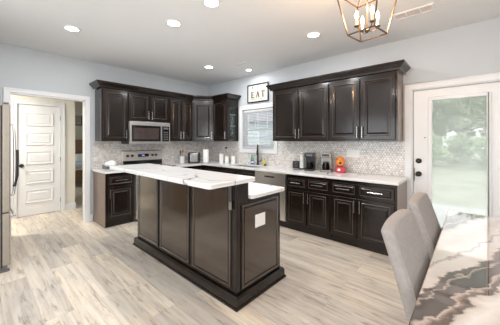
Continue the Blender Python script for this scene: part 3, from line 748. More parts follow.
for r in range(4):
    for c in range(3): MB().box(.645+c*.034, -.3995, .07+r*.045, .668+c*.034, -.3985, .095+r*.045).build('button', GREYP, cp)
mb = MB(); mb.tube([(.598, -.435, .06), (.598, -.435, .32)], .009, 8); mb.tube([(.598, -.40, .075), (.598, -.435, .075)], .006, 6); mb.tube([(.598, -.40, .305), (.598, -.435, .305)], .006, 6); mb.build('handle', BLACK, dr_, smooth=True)

dw = thing('dishwasher', (2.05, 0, 0), 0, 'stainless steel dishwasher between the sink cabinet and the drawers', 'dishwasher')
MB().box(.004, -.575, .10, .638, -.02, .862).build('body', STEELD, dw)
dpn = MB().box(.006, -.612, .115, .636, -.576, .858).build('door', STEEL, dw, bevel=.006)
MB().box(.22, -.6145, .775, .42, -.6125, .80).build('pocket_handle', BLACK, dpn)
MB().box(.006, -.60, .745, .636, -.6115, .748).build('seam', BLACK, dpn)
MB().box(.006, -.55, .001, .636, -.05, .099).build('toe_kick', BLACK, dw)

fg = thing('refrigerator', (.74, -4.05, 0), 0, 'tall stainless refrigerator standing at the left edge, seen from its side', 'refrigerator')
MB().box(-.455, -.42, .03, .455, .375, 1.755).build('body', STEELD, fg, bevel=.004)
MB().box(-.45, .376, .04, .45, .384, 1.75).build('gasket', BLACK, fg)
d = MB().box(-.455, .385, .62, -.003, .445, 1.765).build('door', STEELF, fg, bevel=.008)
d = MB().box(.003, .385, .62, .46, .445, 1.765).build('door', STEELF, fg, bevel=.008)
mb = MB(); hp = [(.035, .447, .78), (.035, .475, .80), (.035, .480, .86)]+[(.035, .480+.006*math.sin(PI*k/8), .86+.075*k) for k in range(1, 8)]+[(.035, .480, 1.46), (.035, .475, 1.54), (.035, .447, 1.56)]
mb = MB(); hp = [(.40, p[1], p[2]) for p in hp]; mb.tube(hp, .012, 10); mb.build('handle', STEEL, d, smooth=True)
gp = MB(); gp.tube([(.40, .4805, .88), (.40, .503, 1.0), (.40, .504, 1.16), (.40, .503, 1.28)], .0145, 10); gp.build('handle_grip', BLACK, d, smooth=True)
dr = MB().box(-.455, .385, .06, .46, .445, .61).build('freezer_drawer', STEELF, fg, bevel=.008)
mb = MB(); mb.tube([(-.35, .447, .55), (-.33, .49, .55), (.33, .49, .55), (.35, .447, .55)], .012, 8); mb.build('handle', STEEL, dr, smooth=True)
MB().box(-.45, .30, .0, .45, .425, .055).build('base_grille', STEELD, fg)
MB().box(.40, .395, 1.7655, .45, .435, 1.785).build('hinge_cap', GREYP, fg)
mb = MB(); mb.box(.462, .33, .0, .476, .44, .03); mb.box(.462, .33, .0305, .470, .38, .05); mb.build('foot', GREYP, fg, bevel=.003)

# ------------------------------------------------------------------ things on the counters
def on_counter(name, x, y, label, cat, rot=0, group=None, z=CT+.0012): return thing(name, (x, y, z), rot, label, cat, group)
nb = on_counter('napkin_holder', .24, -2.30, 'grey tray holding a heap of white napkins on the counter left of the range', 'napkin holder', PI/2)
m_ = MB(); m_.box(-.10, -.09, 0, .10, .09, .008); m_.box(-.10, -.09, .009, -.094, .09, .06); m_.box(.094, -.09, .009, .10, .09, .06); m_.box(-.093, -.09, .009, .093, -.084, .045); m_.box(-.093, .084, .009, .093, .09, .045); m_.build('tray', GREYP, nb, bevel=.002)
def wob(p): return Vector((p.x, p.y, max(p.z, -.03)+.012*math.sin(p.x*40)*math.cos(p.y*35)))
MB().blob((0, 0, .075), (.088, .078, .062), 20, 12, wob).build('napkins', PAPER, nb, smooth=True)
ph = on_counter('card_reader', .30, -2.115, 'small black gadget beside the napkin holder near the range', 'gadget', PI/2)
MB().add([(-.045, -.06, 0), (.045, -.06, 0), (.045, .06, 0), (-.045, .06, 0), (-.042, -.055, .02), (.042, -.055, .02), (.042, .055, .045), (-.042, .055, .045)], [(3,2,1,0),(4,5,6,7),(0,1,5,4),(1,2,6,5),(2,3,7,6),(3,0,4,7)]).build('body', BLACK, ph, bevel=.004)
MB().box(-.03, -.045, .0235, .03, .0, .026).build('screen', GREYP, ph)

ck = on_counter('utensil_crock', .19, -.86, 'white crock of cooking utensils beside the toaster', 'utensil crock')
MB().lathe(0, 0, [(.048, 0), (.056, .01), (.057, .13), (.060, .137), (.060, .145), (.052, .145), (.050, .012), (.01, .010)], 24).build('crock', WHITE, ck, smooth=True)
UT = [(LIDW, -.02, .02, .27, 'spoon'), (mat('red_silicone', (.55, .10, .06), .5, noise=.05), .03, .0, .285, 'spatula'), (BLACK, .0, -.025, .26, 'spatula'), (mat('green_silicone', (.15, .32, .10), .5, noise=.05), -.035, -.01, .25, 'spoon'), (STEEL, .015, .03, .29, 'whisk')]
for m, dx, dy, h, kind in UT:
    t = on_counter('cooking_'+kind, .19, -.86, {'spoon': 'cooking spoon', 'spatula': 'spatula', 'whisk': 'steel whisk'}[kind]+' standing in the white crock beside the toaster, '+{.27: 'pale wooden one', .285: 'red one', .26: 'black one', .25: 'green one', .29: 'metal one'}[h], 'utensil', group='utensils in the white crock')
    t.location.z += .012
    MB().tube([(dx*.5, dy*.5, 0.001), (dx*1.3, dy*1.3, h-.06)], .004, 6).build('shaft', m, t, smooth=True)
    if kind == 'whisk':
        w_ = MB()
        for k in range(3):
            a = PI*k/3; w_.tube([(dx*1.3+.02*math.sin(s)*math.cos(a), dy*1.3+.02*math.sin(s)*math.sin(a), h-.06+.04*(1-math.cos(s))) for s in [PI*q/8*2/2 for q in range(0, 9)]], .0012, 4)
        w_.build('wires', m, t)
    else: MB().blob((dx*1.45, dy*1.45, h-.03), (.02, .008, .034), 12, 8).build('head', m, t, smooth=True)

to = on_counter('toaster', .345, -.655, 'stainless steel toaster with black ends in the corner of the counter', 'toaster', math.radians(52))
MB().box(-.078, -.10, .012, .078, .10, .185).build('shell', STEELT, to, bevel=.025, seg=4)
for sx in (-1, 1):
    MB().box(sx*.0785, -.098, .004, sx*.105, .098, .19).build('end_cap', BLACK, to, bevel=.012, seg=3)
MB().box(.106, -.015, .11, .128, .015, .128).build('lever', BLACK, to, bevel=.003)
for y in (-.045, .015): MB().box(-.065, y, .1852, .065, y+.03, .1865).build('slot', BLACK, to)
MB().lathe(.05, .06, [(.016, .106), (.016, .116), (.005, .118)], 14, axis='x').build('knob', GREYP, to, smooth=True)
MB().box(-.09, -.09, 0, .09, .09, .0035).build('foot', BLACK, to)
to.scale = (1.2, 1.2, 1.2)

pt = on_counter('paper_towel_roll', .555, -.505, 'tall white paper towel roll standing right of the toaster', 'paper towel')
MB().lathe(0, 0, [(.070, 0), (.072, .006), (.02, .008)], 24).build('stand_base', NICKEL, pt, smooth=True)
MB().lathe(0, 0, [(.02, .009), (.062, .009), (.063, .014), (.063, .285), (.061, .29), (.02, .29)], 28).build('roll', PAPER, pt, smooth=True)
MB().lathe(0, 0, [(.008, .2905), (.008, .305), (.012, .31), (.004, .318)], 12).build('finial', NICKEL, pt, smooth=True)

cans = [(.83, -.30, .047, .215, 'tallest white canister with a light lid, leftmost of three near the window'), (.925, -.225, .043, .165, 'short white canister with a light lid, middle one of three near the window'), (1.01, -.12, .050, .165, 'short wide white canister with a light lid, rightmost of three near the window')]
for x, y, r, h, lb in cans:
    t = on_counter('canister', x, y, lb, 'canister', group='white canisters')
    MB().lathe(0, 0, [(r-.004, 0), (r, .004), (r, h-.022), (r-.003, h-.019)], 26).build('jar', WHITE, t, smooth=True)
    MB().lathe(0, 0, [(r-.002, h-.0188), (r+.001, h-.016), (r+.001, h-.003), (r-.003, h)], 26).build('lid', LIDW, t, smooth=True)

GREEN = mat('green_soap', (.10, .45, .18), .25, noise=.1, nscale=20); BLUEL = mat('blue_soap', (.03, .16, .55), .25, noise=.1)
sb = on_counter('dish_soap_bottle', 1.52, -.075, 'green and blue dish soap bottle at the back left of the sink', 'bottle')
def ell(prof, m, name, par, sy=.6, seg=18):
    mb = MB().lathe(0, 0, prof, seg); mb.v = [(v[0], v[1]*sy, v[2]) for v in mb.v]; return mb.build(name, m, par, smooth=True)
ell([(.030, 0), (.034, .01), (.036, .06), (.034, .085)], BLUEL, 'body', sb)
ell([(.0338, .0852), (.030, .12), (.020, .15), (.012, .165)], GREEN, 'shoulder', sb)
ell([(.011, .1655), (.011, .185), (.007, .19), (.005, .205)], BLUEL, 'cap', sb, 1)
ell([(.0345, .03), (.0368, .035), (.0368, .06), (.0345, .065)], PAPER, 'paper_label', sb)
YEL = mat('yellow_soap', (.75, .66, .08), .35, noise=.1)
sb = on_counter('hand_soap_bottle', 1.862, -.105, 'small yellow bottle right of the faucet', 'bottle')
ell([(.024, 0), (.028, .008), (.028, .08), (.014, .10), (.010, .11)], YEL, 'body', sb, .8)
ell([(.009, .1105), (.009, .135), (.004, .14)], mat('green_cap', (.2, .4, .08), .4, noise=.05), 'cap', sb, 1)
sc = on_counter('dish_scrubber', 1.905, -.135, 'small black scrubber beside the yellow bottle', 'scrubber')
MB().blob((0, 0, .017), (.024, .02, .0165), 14, 8).build('scrub_pad', BLACK, sc, smooth=True)

def plate(x, y, z, w, h, axis, label, gangs=1, group='white wall plates', holes='toggle'):
    t = thing('wall_plate', (x, y, z), PI/2 if axis == 'x' else 0, label, 'wall plate', group)
    MB().box(-w/2, -.006, -h/2, w/2, -.0008, h/2).build('cover', WHITE, t, bevel=.002)
    for g in range(gangs):
        cx = -w/2+w*(g+.5)/gangs
        if holes == 'toggle': MB().box(cx-.016, -.0085, -.033, cx+.016, -.0062, .033).build('rocker_switch', WHITE, t, bevel=.001)
        else:
            for s in (-.02, .02): MB().lathe(cx, s, [(.016, -.0062), (.016, -.0078), (.003, -.008)], 14, axis='y').build('socket', WHITE, t)
    return t
plate(3.512, -.0092, 1.185, .195, .115, 'y', 'wide white three-switch wall plate on the tile above the candy dispenser', 3)
plate(.70, -.0092, 1.20, .075, .115, 'y', 'white outlet plate with a black plug above the canisters', 1, holes='o')
t = thing('black_plug', (.70, -.018, 1.222), 0, 'small black plug in the outlet above the canisters', 'plug'); MB().box(-.022, -.03, -.02, .022, .0, .02).build('plug_body', BLACK, t, bevel=.006); MB().tube([(0, -.02, -.02), (.004, -.022, -.10), (-.004, -.02, -.20), (.02, -.03, -.30)], .003, 6).build('cord', BLACK, t, smooth=True)

sg = on_counter('letter_sign', 2.565, -.085, 'small square black sign with faint pale writing on the counter', 'sign', math.radians(8))
MB().box(-.065, -.018, 0, .065, .0, .125).build('board', BLACK, sg, bevel=.003)
scr = MB()
for k in range(4):
    z = .10-k*.024; a = .035-.006*(k % 2); pts = [(-a+2*a*q/22, -.0195, z+.0055*math.sin(q*2.1+k)*(.5+.5*math.cos(q*.9+k*2))) for q in range(23)]; scr.tube(pts, .0011, 4)
scr.build('lettering', mat('chalk_grey', (.5, .5, .49), .8, noise=.05), sg)

cs = on_counter('pod_tower', 2.70, -.13, 'slim white and silver coffee pod tower left of the coffee makers', 'pod holder', math.radians(10))
MB().lathe(0, 0, [(.05, 0), (.05, .012), (.02, .014)], 20).build('base', BLACK, cs, smooth=True)
for k in range(5): MB().lathe(0, 0, [(.030, .0145+k*.049), (.034, .018+k*.049), (.036, .055+k*.049), (.030, .0625+k*.049)], 18).build('pod_cup', WHITE if k % 2 == 0 else PAPER, cs, smooth=True)
for s in (-1, 1): MB().tube([(s*.042, 0, .013), (s*.042, 0, .272)], .004, 6).build('post', NICKEL, cs)
MB().box(-.046, -.015, .2725, .046, .015, .280).build('top_bar', NICKEL, cs, bevel=.002)

def coffee(name, x, y, rot, w, label, body, top, h=.255, dep=.22):
    t = on_counter(name, x, y, label, 'coffee maker', rot)
    MB().box(-w/2, -dep/2, 0, w/2, dep/2, .03).build('base', body, t, bevel=.008)
    MB().box(-w/2, .035, .0305, w/2, dep/2, h-.071).build('water_tank', body, t, bevel=.006)
    MB().box(-w/2, -dep/2+.01, h-.07, w/2, dep/2, h).build('brew_head', top, t, bevel=.01)
    MB().box(-w*.32, -dep/2+.008, h-.050, w*.32, -dep/2+.0095, h-.018).build('display', GREYP if top is BLACK else BLACK, t)
    c = MB().lathe(0, -.035, [(.048, .0315), (.056, .05), (.056, .095), (.044, .125), (.040, .135)], 22).build('carafe', CARAFE, t, smooth=True)
    MB().lathe(0, -.035, [(.041, .1355), (.044, .14), (.040, .150), (.01, .155)], 22).build('carafe_lid', BLACK, c, smooth=True)
    MB().tube([(.0, -.078, .128), (.0, -.108, .125), (.0, -.115, .09), (.0, -.093, .055)], .007, 8).build('carafe_handle', BLACK, c, smooth=True)
    MB().lathe(0, -.035, [(.05, .0305), (.05, .031), (.01, .0312)], 20).build('hot_plate', BLACK, t)
    return t
coffee('coffee_maker', 2.90, -.22, math.radians(20), .15, 'black drip coffee maker left of the steel one', BLACK, BLACK, .285)
coffee('coffee_maker', 3.155, -.18, math.radians(20), .17, 'stainless drip coffee maker left of the candy dispenser', STEELC, STEELC, .29)
for k, (z) in enumerate((.0,)): 
    tr = on_counter('serving_tray', 2.735, -.285, 'flat dark mat under the front of the black coffee maker', 'mat'); MB().box(-.10, -.03, 0, .06, .05, .004).build('mat_sheet', GREYP, tr, bevel=.001)

cn = on_counter('candy_dispenser', 3.37, -.15, 'red and orange candy dispenser right of the coffee makers', 'candy dispenser', math.radians(20))
RED = mat('red_gloss', (.50, .03, .05), .3, noise=.25, nscale=30); ORA = mat('orange_gloss', (.85, .26, .03), .3, noise=.2, nscale=25)
MB().box(-.075, -.06, 0, .075, .06, .085).build('base', RED, cn, bevel=.018, seg=3)
MB().blob((0, 0, .149), (.066, .055, .063), 20, 12).build('candy_globe', ORA, cn, smooth=True)
MB().lathe(0, 0, [(.050, .190), (.056, .20), (.050, .222), (.02, .24)], 20).build('lid', ORA, cn, smooth=True)
MB().lathe(0, .145, [(.022, -.047), (.022, -.056), (.004, -.058)], 16, axis='y').build('badge', BLACK, cn, smooth=True)
MB().lathe(0, .145, [(.033, -.035), (.033, -.046), (.02, -.047)], 16, axis='y').build('badge_ring', WHITE, cn, smooth=True)
MB().box(-.035, -.064, .025, .0, -.0605, .06).build('chute', WHITE, cn, bevel=.002)
bt = on_counter('dark_bottle_cap', 3.30, -.44, 'tiny dark cap lying near the counter edge by the coffee maker', 'cap'); MB().lathe(0, 0, [(.012, 0), (.012, .012), (.009, .014)], 12).build('cap', BLACK, bt)

# ------------------------------------------------------------------ EAT picture
pc = thing('framed_sign', (1.615, -.002, 2.165), 0, 'black framed kitchen sign with large letters reading EAT above the window', 'sign')
m_ = MB(); ring(m_, -.278, 0, .278, .375, .022, -.024, -.002); m_.build('frame', BLACK, pc, bevel=.003)
MB().box(-.255, -.010, .023, .255, -.003, .352).build('backing', mat('cream_paper', (.72, .71, .63), .8, noise=.04, nscale=8), pc)
INK = mat('brown_ink', (.06, .05, .04), .8, noise=.15)
TAN = mat('tan_block', (.62, .59, .48), .8, noise=.15)
for cx in (-.135, 0, .135): MB().box(cx-.06, -.0112, .085, cx+.06, -.0104, .235).build('letter_block', TAN, pc)
def stroke(mb, x0, z0, x1, z1, w):
    d = Vector((x1-x0, z1-z0)).normalized(); nx, nz = -d.y*w/2, d.x*w/2
    P = [(x0+nx, z0+nz), (x1+nx, z1+nz), (x1-nx, z1-nz), (x0-nx, z0-nz)]
    mb.add([(a, -.0135, c) for a, c in P]+[(a, -.0116, c) for a, c in P], [(0,1,2,3),(7,6,5,4),(0,4,5,1),(1,5,6,2),(2,6,7,3),(3,7,4,0)])
E_ = MB(); cx = -.135
for a in ((-.022, .10, -.022, .222, .026), (-.04, .104, .038, .104, .014), (-.04, .218, .038, .218, .014), (-.02, .161, .022, .161, .013), (.035, .100, .035, .125, .008), (.035, .197, .035, .222, .008), (.022, .150, .022, .172, .007)): stroke(E_, cx+a[0], a[1], cx+a[2], a[3], a[4])
E_.build('letter', INK, pc)
A_ = MB()
for a in ((-.035, .10, 0, .224, .014), (.035, .10, 0, .224, .026), (-.022, .145, .024, .145, .008), (-.048, .102, -.02, .102, .007), (.018, .102, .052, .102, .007)): stroke(A_, a[0], a[1], a[2], a[3], a[4])
A_.build('letter', INK, pc)
T_ = MB()
for a in ((0, .10, 0, .222, .026), (-.042, .218, .042, .218, .014), (-.040, .222, -.040, .195, .008), (.040, .222, .040, .195, .008), (-.02, .102, .02, .102, .008)): stroke(T_, .135+a[0], a[1], .135+a[2], a[3], a[4])
T_.build('letter', INK, pc)
GI = mat('grey_ink', (.14, .13, .12), .8, noise=.1)
for k, cx in enumerate((-.135, 0, .135)):
    ic = MB(); stroke(ic, cx, .255, cx, .30, .010)
    if k == 0:
        for dx in (-.014, 0, .014): stroke(ic, cx+dx, .30, cx+dx, .33, .008)
        stroke(ic, cx-.016, .30, cx+.016, .30, .006)
    elif k == 1: ic.blob((cx, -.0125, .315), (.014, .001, .02), 12, 6)
    else: stroke(ic, cx+.002, .30, cx+.002, .335, .013)
    ic.build('cutlery_icon', GI, pc)
rl = MB(); stroke(rl, -.2, .066, .2, .066, .006); rl.build('flourish', GI, pc)

# ------------------------------------------------------------------ ceiling: cans, vents
CL = ['recessed ceiling light nearest the hall doorway', 'recessed ceiling light above the left half of the island', 'recessed ceiling light at the top centre, over the island', 'recessed ceiling light in front of the right-hand wall cabinets',
      'recessed ceiling light in front of the corner cabinet', 'small recessed ceiling light above the sink', '', '', '', '']
for i, (x, y) in enumerate(CANS):
    r = .095 if i != 5 else .075
    t = thing('ceiling_light', (x, y, H-.0105), 0, CL[i] or 'added recessed ceiling light behind the camera', 'ceiling light', 'recessed ceiling lights' if CL[i] else 'added recessed lights out of view')
    MB().lathe(0, 0, [(r, .0095), (r, .004), (r-.012, .0), (r-.026, .004), (r-.026, .0095)], 28).build('trim_ring', TRIM, t, smooth=True)
    MB().lathe(0, 0, [(r-.0275, .0090), (r-.0275, .006), (.01, .0055)], 28).build('lens', LENS, t)
def vent(x, y, w, d, n, label, fm, sm, rot=0):
    t = thing('ceiling_vent', (x, y, H-.012), rot, label, 'vent')
    m_ = MB(); m_.box(-w/2, -d/2, .002, w/2, -d/2+.02, .0115); m_.box(-w/2, d/2-.02, .002, w/2, d/2, .0115); m_.box(-w/2, -d/2+.02, .002, -w/2+.02, d/2-.02, .0115); m_.box(w/2-.02, -d/2+.02, .002, w/2, d/2-.02, .0115); m_.build('frame', fm, t)
    MB().box(-w/2+.02, -d/2+.02, .0085, w/2-.02, d/2-.02, .0115).build('backing', sm, t)
    m_ = MB()
    for k in range(n):
        xx = -w/2+.02+(w-.04)*(k+.5)/n
        m_.add([(xx-.002, -d/2+.021, .003), (xx+.001, -d/2+.021, .003), (xx+.001, d/2-.021, .003), (xx-.002, d/2-.021, .003), (xx+.001, -d/2+.021, .008), (xx+.004, -d/2+.021, .008), (xx+.004, d/2-.021, .008), (xx+.001, d/2-.021, .008)], [(3,2,1,0),(4,5,6,7),(0,1,5,4),(1,2,6,5),(2,3,7,6),(3,0,4,7)])
    if n == 0:
        for k in range(5): yy = -d/2+.02+(d-.04)*(k+.5)/5; m_.box(-w/2+.021, yy-.001, .004, w/2-.021, yy+.001, .008)
    for a in (-w/6, w/6): m_.box(a-.007, -d/2+.021, .001, a+.007, d/2-.021, .008)
    m_.build('louvers', fm, t)
vent(4.395, -.755, .36, .165, 0, 'long white ceiling vent near the glass door', TRIM, VENTB)
vent(1.835, -.70, .28, .10, 14, 'small ceiling vent with dark slots above the sink', TRIM, SLOT)

# ------------------------------------------------------------------ lantern chandelier
LZ = 2.15
ch = thing('lantern_chandelier', (4.2925, -1.955, LZ), math.radians(-9.4), 'open bronze lantern chandelier with four lit candle bulbs at the top of the view', 'chandelier')
FRM = mat('bronze_frame', (.13, .085, .055), .4, .7, noise=.2, nscale=30)
a, bq, zt = .096, .155, .31
def sq(h, z): return [(-h, -h, z), (h, -h, z), (h, h, z), (-h, h, z)]
def bars(P, r, closed=True):
    mb = MB()
    for i in range(4): mb.tube([P[i], P[(i+1) % 4]], r, 4)
    return mb
bars(sq(a, 0), .0055).build('bottom_ring', FRM, ch)
bars(sq(bq, zt), .0055).build('top_ring', FRM, ch)
for p, q in zip(sq(a, 0), sq(bq, zt)): MB().tube([p, q], .0055, 4).build('upright', FRM, ch)
for p, q in zip(sq(bq, zt), sq(.02, zt+.16)): MB().tube([p, q], .005, 4).build('roof_bar', FRM, ch)
MB().lathe(0, 0, [(.03, zt+.155), (.03, zt+.165), (.008, zt+.18)], 14).build('cap', FRM, ch, smooth=True)
MB().tube([(0, 0, zt+.165), (0, 0, H-LZ-.02)], .005, 8).build('downrod', FRM, ch)
MB().lathe(0, 0, [(.03, H-LZ-.03), (.065, H-LZ-.015), (.065, H-LZ-.0015)], 24).build('canopy', FRM, ch, smooth=True)
MB().tube([(0, 0, .03), (0, 0, zt+.16)], .004, 8).build('stem', FRM, ch)
MB().lathe(0, 0, [(.003, .008), (.013, .018), (.018, .028), (.013, .038), (.006, .044)], 14).build('hub', FRM, ch, smooth=True)
CANDLE = mat('candle_sleeve', (.78, .62, .45), .5, emis=(1, .6, .3), estr=.3, noise=.05)
BULB = mat('candle_bulb', (1, .9, .7), .3, emis=(1, .66, .36), estr=26, noise=.01)
for k in range(4):
    g = math.radians(51.3)+PI/2*k; c_, s_ = math.cos(g), math.sin(g); R_ = .076
    arm = [(c_*.012, s_*.012, .028), (c_*.03, s_*.03, .020), (c_*.05, s_*.05, .028), (c_*R_, s_*R_, .052)]
    am = MB().tube(arm, .0035, 6).build('arm', FRM, ch, smooth=True)
    MB().lathe(c_*R_, s_*R_, [(.004, .050), (.017, .055), (.019, .060), (.008, .061)], 14).build('bobeche', FRM, am, smooth=True)
    MB().lathe(c_*R_, s_*R_, [(.0085, .0615), (.0085, .105), (.004, .107)], 12).build('candle_sleeve', CANDLE, am, smooth=True)
    MB().lathe(c_*R_, s_*R_, [(.004, .1075), (.0115, .122), (.0125, .133), (.008, .155), (.001, .172)], 12).build('bulb', BULB, am, smooth=True)
pl = bpy.data.lights.new('chandelier_bulbs', 'POINT'); pl.energy = 60; pl.color = (1, .62, .34); pl.shadow_soft_size = .05
po = bpy.data.objects.new('chandelier_bulbs', pl); COL.objects.link(po); po.location = (4.2925, -1.955, LZ+.20)

# ------------------------------------------------------------------ dining table and chairs
TX0, TX1, TY0, TY1, TZ = 4.70, 5.72, -3.05, -1.045, .76
tb = thing('dining_table', ((TX0+TX1)/2, (TY0+TY1)/2, 0), 0, 'glossy dining table with a cream and brown swirled top in the right foreground', 'table')
hw, hd = (TX1-TX0)/2, (TY1-TY0)/2
MB().box(-hw, -hd, TZ-.035, hw, hd, TZ).build('tabletop', RESIN, tb, bevel=.006, seg=3)
MB().box(-hw+.12, -hd+.25, TZ-.11, hw-.12, hd-.25, TZ-.036).build('apron', GREYP, tb)
for sx in (-1, 1):
    for sy in (-1, 1): MB().box(sx*(hw-.12), sy*(hd-.25), 0, sx*(hw-.20), sy*(hd-.33), TZ-.111).build('leg', BLACK, tb, bevel=.005)

ch1 = thing('dining_chair', (4.88, -2.38, 0), 0, 'taupe upholstered dining chair at the table, the nearer of the two', 'chair', 'taupe dining chairs')
def chair_back():
    bm = bmesh.new()
    NY, NZ = 10, 12; W_ = .24
    def pt(u, v, side):
        # u -1..1 across, v 0..1 up ; side 0 rear, 1 front
        z = .40+v*.585
        zz = z-.014*v**4*abs(u)**3
        x = -.18-.145*v-.012*v*v
        th = .075-.018*v
        bulge = .012*math.cos(u*PI/2)*(1-abs(2*v-1)**2)
        return Vector((x+(th+bulge if side else 0)-.012*(1-u*u), u*W_*(1-.03*(1-v)), zz))
    grid = {}
    for s in (0, 1):
        for i in range(NY+1):
            for k in range(NZ+1): grid[s, i, k] = bm.verts.new(pt(-1+2*i/NY, k/NZ, s))
    for i in range(NY):
        for k in range(NZ):
            bm.faces.new([grid[0, i, k], grid[0, i, k+1], grid[0, i+1, k+1], grid[0, i+1, k]])
            bm.faces.new([grid[1, i, k], grid[1, i+1, k], grid[1, i+1, k+1], grid[1, i, k+1]])
    for k in range(NZ):
        for i in (0, NY): bm.faces.new([grid[0, i, k], grid[1, i, k], grid[1, i, k+1], grid[0, i, k+1]])
    for i in range(NY):
        for k in (0, NZ): bm.faces.new([grid[0, i, k], grid[0, i+1, k], grid[1, i+1, k], grid[1, i, k]])
    bmesh.ops.recalc_face_normals(bm, faces=bm.faces)
    me = bpy.data.meshes.new('backrest'); bm.to_mesh(me); bm.free(); me.materials.append(FABR)
    for p in me.polygons: p.use_smooth = True
    o = bpy.data.objects.new('backrest', me); COL.objects.link(o); o.parent = ch1
    b = o.modifiers.new('bevel', 'BEVEL'); b.width = .018; b.segments = 4; b.limit_method = 'ANGLE'; b.angle_limit = math.radians(50)
    return o
cb = chair_back()
# welt along the front edge of the backrest
wl_ = []
for s in (-1, 1):
    pass
pts = []
for k in range(2, 12): v = k/12; pts.append((-.18-.145*v-.012*v*v+.075-.018*v-.004, -.24*(1-.03*(1-v))+.003, .40+v*.585-.014*v**4))
MB().tube(pts, .003, 6).build('welt', FABR, cb, smooth=True)
MB().tube([(p[0], -p[1], p[2]) for p in pts], .004, 6).build('welt', FABS, cb, smooth=True)
MB().box(-.095, -.235, .37, .27, .235, .49).build('seat', FABR, ch1, bevel=.03, seg=4)
for sx, sy in ((-.085, -.2), (-.085, .2), (.24, -.2), (.24, .2)): MB().box(sx-.02, sy-.02, 0, sx+.02, sy+.02, .369).build('leg', BLACK, ch1, bevel=.003)
copy_tree(ch1, (4.88, -1.735, 0), label='taupe upholstered dining chair at the table, the farther one by the glass door')

# ------------------------------------------------------------------ outside
gr = MB(); N = 24
gr.box(-40, .22, -.4, 50, 70, -.32)
o = gr.build('lawn', GRASS, loc=(0, 0, 0)); o['kind'] = 'structure'; o['label'] = 'pale green lawn outside the glass door'
GZ0 = -.32
PAVE = mat('patio_concrete', (.62, .62, .60), .8, noise=.08)
struct(MB().box(3.4, .22, -.319, 6.4, 3.2, -.06), 'patio', PAVE, 'concrete patio slab outside the glass door')
EAVE = mat('porch_ceiling_paint', (.50, .56, .62), .7, noise=.04)
pr = thing('porch_roof', (4.95, 1.6, GZ0), 0, 'pale blue porch roof on white posts over the patio outside the glass door', 'porch roof')
m_ = MB(); m_.box(-1.85, -1.43, 2.92, 1.85, 1.4, 3.0)
for k in range(18): m_.box(-1.85, -1.43+k*.157, 2.914, 1.85, -1.43+k*.157+.15, 2.9195)
m_.build('porch_ceiling', EAVE, pr); MB().box(-1.9, 1.401, 2.86, 1.9, 1.44, 3.05).build('fascia', TRIM, pr)
for x in (-1.75, 1.75): MB().box(x-.05, 1.25, .27, x+.05, 1.35, 2.912).build('post', TRIM, pr)
def leaf_cloud(n, blobs, size, seed):
    rnd = random.Random(seed); mb = MB()
    for _ in range(n):
        b = rnd.choice(blobs); d = Vector((rnd.gauss(0, 1), rnd.gauss(0, 1), rnd.gauss(0, 1))).normalized()
        rr = rnd.uniform(.55, 1.05)
        p = Vector(b[0])+Vector((d.x*b[1][0], d.y*b[1][1], d.z*b[1][2]))*rr
        q = Matrix.Rotation(rnd.uniform(0, 6.3), 3, Vector((rnd.gauss(0, 1), rnd.gauss(0, 1), rnd.gauss(0, 1))).normalized())
        s = size*rnd.uniform(.6, 1.4)
        mb.add([p+q@Vector(v)*s for v in ((-1, 0, 0), (0, -.5, .1), (1, 0, 0), (0, .5, .1))], [(0, 1, 2, 3)])
    return mb
def tree_proto(name, label, cat, seed, h, r, leafm, leaves, size):
    rnd = random.Random(seed)
    t = thing(name, (0, 0, 0), 0, label, cat)
    blobs = [((rnd.uniform(-r, r)*.6, rnd.uniform(-r, r)*.6, h*(rnd.uniform(.35, .88) if name == 'tree' else rnd.uniform(.12, .72))), (r*rnd.uniform(.35, .6),)*2+(h*rnd.uniform(.12, .2),)) for _ in range(12)]
    leaf_cloud(leaves, blobs, size, seed).build('foliage', leafm, t)
    tr = MB().tube([(0, 0, 0), (.1, 0, h*.35), (0, .05, h*.75)], [h*.03, h*.022, h*.006], 8)
    tr.build('trunk', BARK, t, smooth=True)
    return t
tp = tree_proto('tree', 'tall leafy tree beyond the lawn', 'tree', 3, 6, 2.1, LEAF, 6000, .15)
bp_ = tree_proto('bush', 'broad pale green bush at the edge of the lawn', 'bush', 5, 2.6, 1.45, LEAF2, 4800, .09)
GZ = -.32
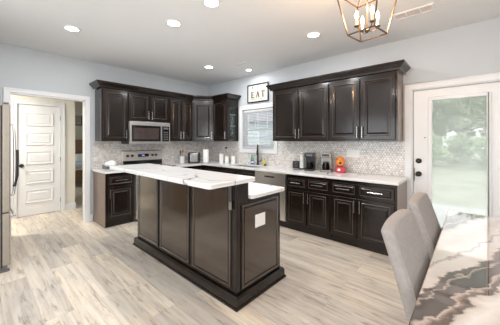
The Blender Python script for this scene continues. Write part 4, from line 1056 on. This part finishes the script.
tl = [(1.2, 23, 'leafy tree at the left side of the glass door view'), (6.2, 23.3, 'leafy tree at the right side of the glass door view'), (3.7, 29, 'leafy tree standing farthest back in the middle of the glass door view'), (11.4, 23, 'leafy tree beyond the right edge of the glass'), (-4.0, 23, 'leafy tree beyond the left edge of the glass'), (8.9, 29.5, 'leafy tree standing farthest back on the right')]
first = True
for x, y, lb in tl:
    if first: tp.location = (x, y, GZ); tp['label'] = lb; r = tp; first = False
    else: r = copy_tree(tp, (x, y, GZ), random.uniform(0, 6), lb)
    r['group'] = 'trees beyond the lawn'; s = random.uniform(1.0, 1.15); r.scale = (s, s, s)
blx = [(2.3, 17, 'leafy bush at the left side of the glass door view'), (5.75, 17, 'leafy bush at the right side of the glass door view'), (4.0, 20.0, 'leafy bush behind the other two in the middle of the glass door view'), (9.2, 17.3, 'leafy bush beyond the right edge of the glass')]
first = True
for x, y, lb in blx:
    if first: bp_.location = (x, y, GZ); bp_['label'] = lb; r = bp_; first = False
    else: r = copy_tree(bp_, (x, y, GZ), random.uniform(0, 6), lb)
    r['group'] = 'bushes at the edge of the lawn'
for x, y, lb in [(-1.6, 6.2, 'bush seen at the right of the kitchen window')]:
    r = copy_tree(bp_, (x, y, GZ), 1.0, lb); r['group'] = 'bushes at the edge of the lawn'
nh = thing('neighbor_house', (-5.6, 8.0, GZ), math.radians(38), 'grey blue house seen through the slats of the kitchen window', 'house')
s_ = MB(); s_.box(-3.2, 0, 0, 3.2, 5, 2.9)
for k in range(14): s_.box(-3.2, -.012, .2*k+.02, 3.2, -.0005, .2*k+.19)
s_.build('siding', SIDING, nh)
MB().add([(-3.5, -.4, 2.905), (3.5, -.4, 2.905), (3.5, 5.4, 2.905), (-3.5, 5.4, 2.905), (-3.5, 2.5, 4.6), (3.5, 2.5, 4.6)], [(3,2,1,0), (0, 1, 5, 4), (2, 3, 4, 5), (1, 2, 5), (3, 0, 4)]).build('roof', ROOFM, nh)
for x in (-2.0, 0, 2.0):
    f_ = MB(); ring(f_, x-.45, 1.0, x+.45, 2.3, .08, -.05, -.013); f_.box(x-.37, -.04, 1.62, x+.37, -.013, 1.68); w_ = f_.build('window', TRIM, nh)
    MB().box(x-.37, -.02, 1.08, x+.37, -.0135, 2.22).build('pane', mat('pale_window_pane', (.55, .65, .72), .3, noise=.05), w_)
